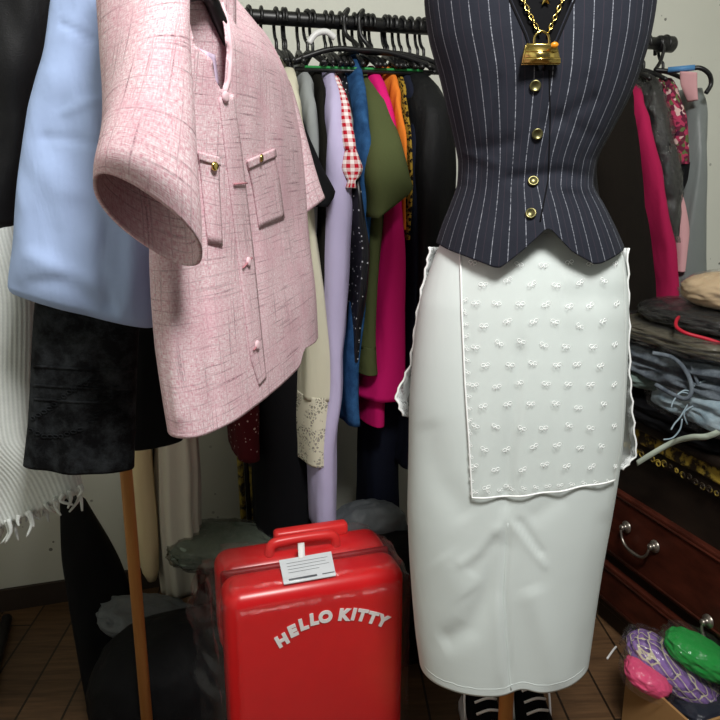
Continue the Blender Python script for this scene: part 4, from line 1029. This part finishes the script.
obj('seam', T(smooth_path([P(652, 378, 1.585), P(672, 373, 1.57), P(695, 374, 1.55), P(722, 379, 1.53)], 6), .003, 8), M['lightdenim'], gj)
obj('belt_loop', T([P(655, 358, 1.60), P(658, 378, 1.575)], .004, 8), M['greydenim'], gj)
pile('bagged_shirt', 'taupe shirt folded in a clear bag above the grey jeans', 'shirt', .06, .14, .886, (.2, .22, .02), 'taupe', 5, .1, seed=5, bag='filmdark', rot=(0, .02))
rb = pile('bagged_tunic', 'dark garment with red piping in a plastic bag near the pile top', 'top', .03, .16, .932, (.18, .2, .026), 'blackgloss', 3, .12, seed=6, bag='filmdark', rot=(0, .03))
obj('red_piping', T(smooth_path([P(668, 312, 1.70), P(656, 315, 1.66), P(650, 321, 1.63), P(655, 327, 1.60), P(675, 334, 1.57), P(700, 344, 1.54), P(722, 350, 1.53)], 6), .004, 8), M['redpipe'], rb)
pile('fleece_bundle', 'tan fleece bundle in clear plastic on top of the dresser pile', 'bundle', -.02, .145, 1.0, (.135, .14, .042), 'tan', 2.6, .08, seed=7, bag='film')
tp_ = smooth_path([P(636, 463, 1.585), P(652, 453, 1.56), P(672, 442, 1.54), P(690, 437, 1.49), P(706, 436, 1.46), P(726, 428, 1.44)], 6)
bm = bmesh.new(); a_ = [bm.verts.new(p+Vector((0,0,.006))) for p in tp_]; b_ = [bm.verts.new(p-Vector((-.003,.002,.007))) for p in tp_]
for i in range(len(tp_)-1): bm.faces.new((a_[i], a_[i+1], b_[i+1], b_[i]))
tag(obj('fabric_strap', bm, M['tape'], solid=.002), 'pale green grey strap trailing over the dresser edge', 'strap')

# ------------------------------------------------------------------ bags and box on the floor at the right
cb = P(672, 705, 1.42)
bx = thing('cardboard_box', 'open brown cardboard box on the floor at the bottom right', 'box', (cb.x+.035, 1.40, 0), radians(20))
for nm, c, s in (('front_wall', (0, -.1, .075), (.2, .006, .15)), ('back_wall', (0, .1, .075), (.2, .006, .15)), ('side_wall', (-.1, 0, .075), (.006, .2, .15)), ('side_wall', (.1, 0, .075), (.006, .2, .15)), ('bottom', (0, 0, .004), (.2, .2, .006))):
    bm = bmesh.new(); box(bm, c, s); obj(nm, bm, M['card'], bx, True, smooth=False)
bb_ = P(680, 668, 1.44)
def bagged(name, label, cat, loc, size, mat, rz, seed, bag='film', e=2.6, amp=.14, rot=(0,0)):
    t = thing(name, label, cat, loc, rz); RM = Matrix.Rotation(rot[0], 4, 'X') @ Matrix.Rotation(rot[1], 4, 'Y')
    bm = blob(size, e, amp, 2.6, seed=seed); bm.transform(RM); obj('cloth', bm, M[mat], t, True)
    if bag: bm = blob([x+.009 for x in size], e, amp+.06, 3.4, seed=seed); bm.transform(RM); obj('plastic_bag', bm, M[bag], t, True)
bagged('plaid_shirt', 'purple plaid shirt in clear plastic on the cardboard box', 'shirt', P(672, 668, 1.44), (.105, .06, .035), 'plaid', -.35, 1, rot=(0, .5))
bagged('pink_tunic', 'bright pink cloth in plastic under the purple plaid shirt', 'top', P(648, 675, 1.41), (.05, .05, .024), 'pinkrag', -.3, 2, rot=(0, .4))
bagged('green_tunic', 'bright green cloth in clear plastic beside the purple plaid shirt', 'top', P(700, 655, 1.42), (.075, .05, .03), 'greencloth', -.4, 3, rot=(0, .4))
bagged('navy_tunic', 'dark navy cloth in clear plastic inside the cardboard box', 'top', P(700, 704, 1.40), (.07, .07, .03), 'navy', .3, 4)
tag(obj('paper_scrap', T(smooth_path([floor_at(607, 660)+Vector((0,0,.004)), floor_at(613, 652)+Vector((0,0,.006)), floor_at(616, 648)+Vector((0,0,.004))], 4), .003, 6), M['white']), 'thin white paper scrap lying on the floor right of the skirt', 'paper')

# ------------------------------------------------------------------ light
def area(name, loc, rot, size, power, col=(1,1,1), sy=None):
    l = bpy.data.lights.new(name, 'AREA'); l.energy = power; l.size = size; l.color = col
    if sy: l.shape = 'RECTANGLE'; l.size_y = sy
    o = bpy.data.objects.new(name, l); COL.objects.link(o); o.location = loc; o.rotation_euler = rot; return o
area('ceiling_lamp', (.32, .05, 2.45), (radians(30), 0, 0), .45, 46, (1, .99, .96), .35)
wd_ = bpy.data.worlds.new('room_ambience'); SC.world = wd_; wd_.use_nodes = True
wd_.node_tree.nodes['Background'].inputs[0].default_value = (.9, .95, 1, 1); wd_.node_tree.nodes['Background'].inputs[1].default_value = .09
SC.view_settings.view_transform = 'Standard'; SC.view_settings.look = 'None'; SC.view_settings.gamma = 1; SC.view_settings.exposure = 0
SC.view_settings.use_curve_mapping = False
SC.cycles.transparent_max_bounces = 16
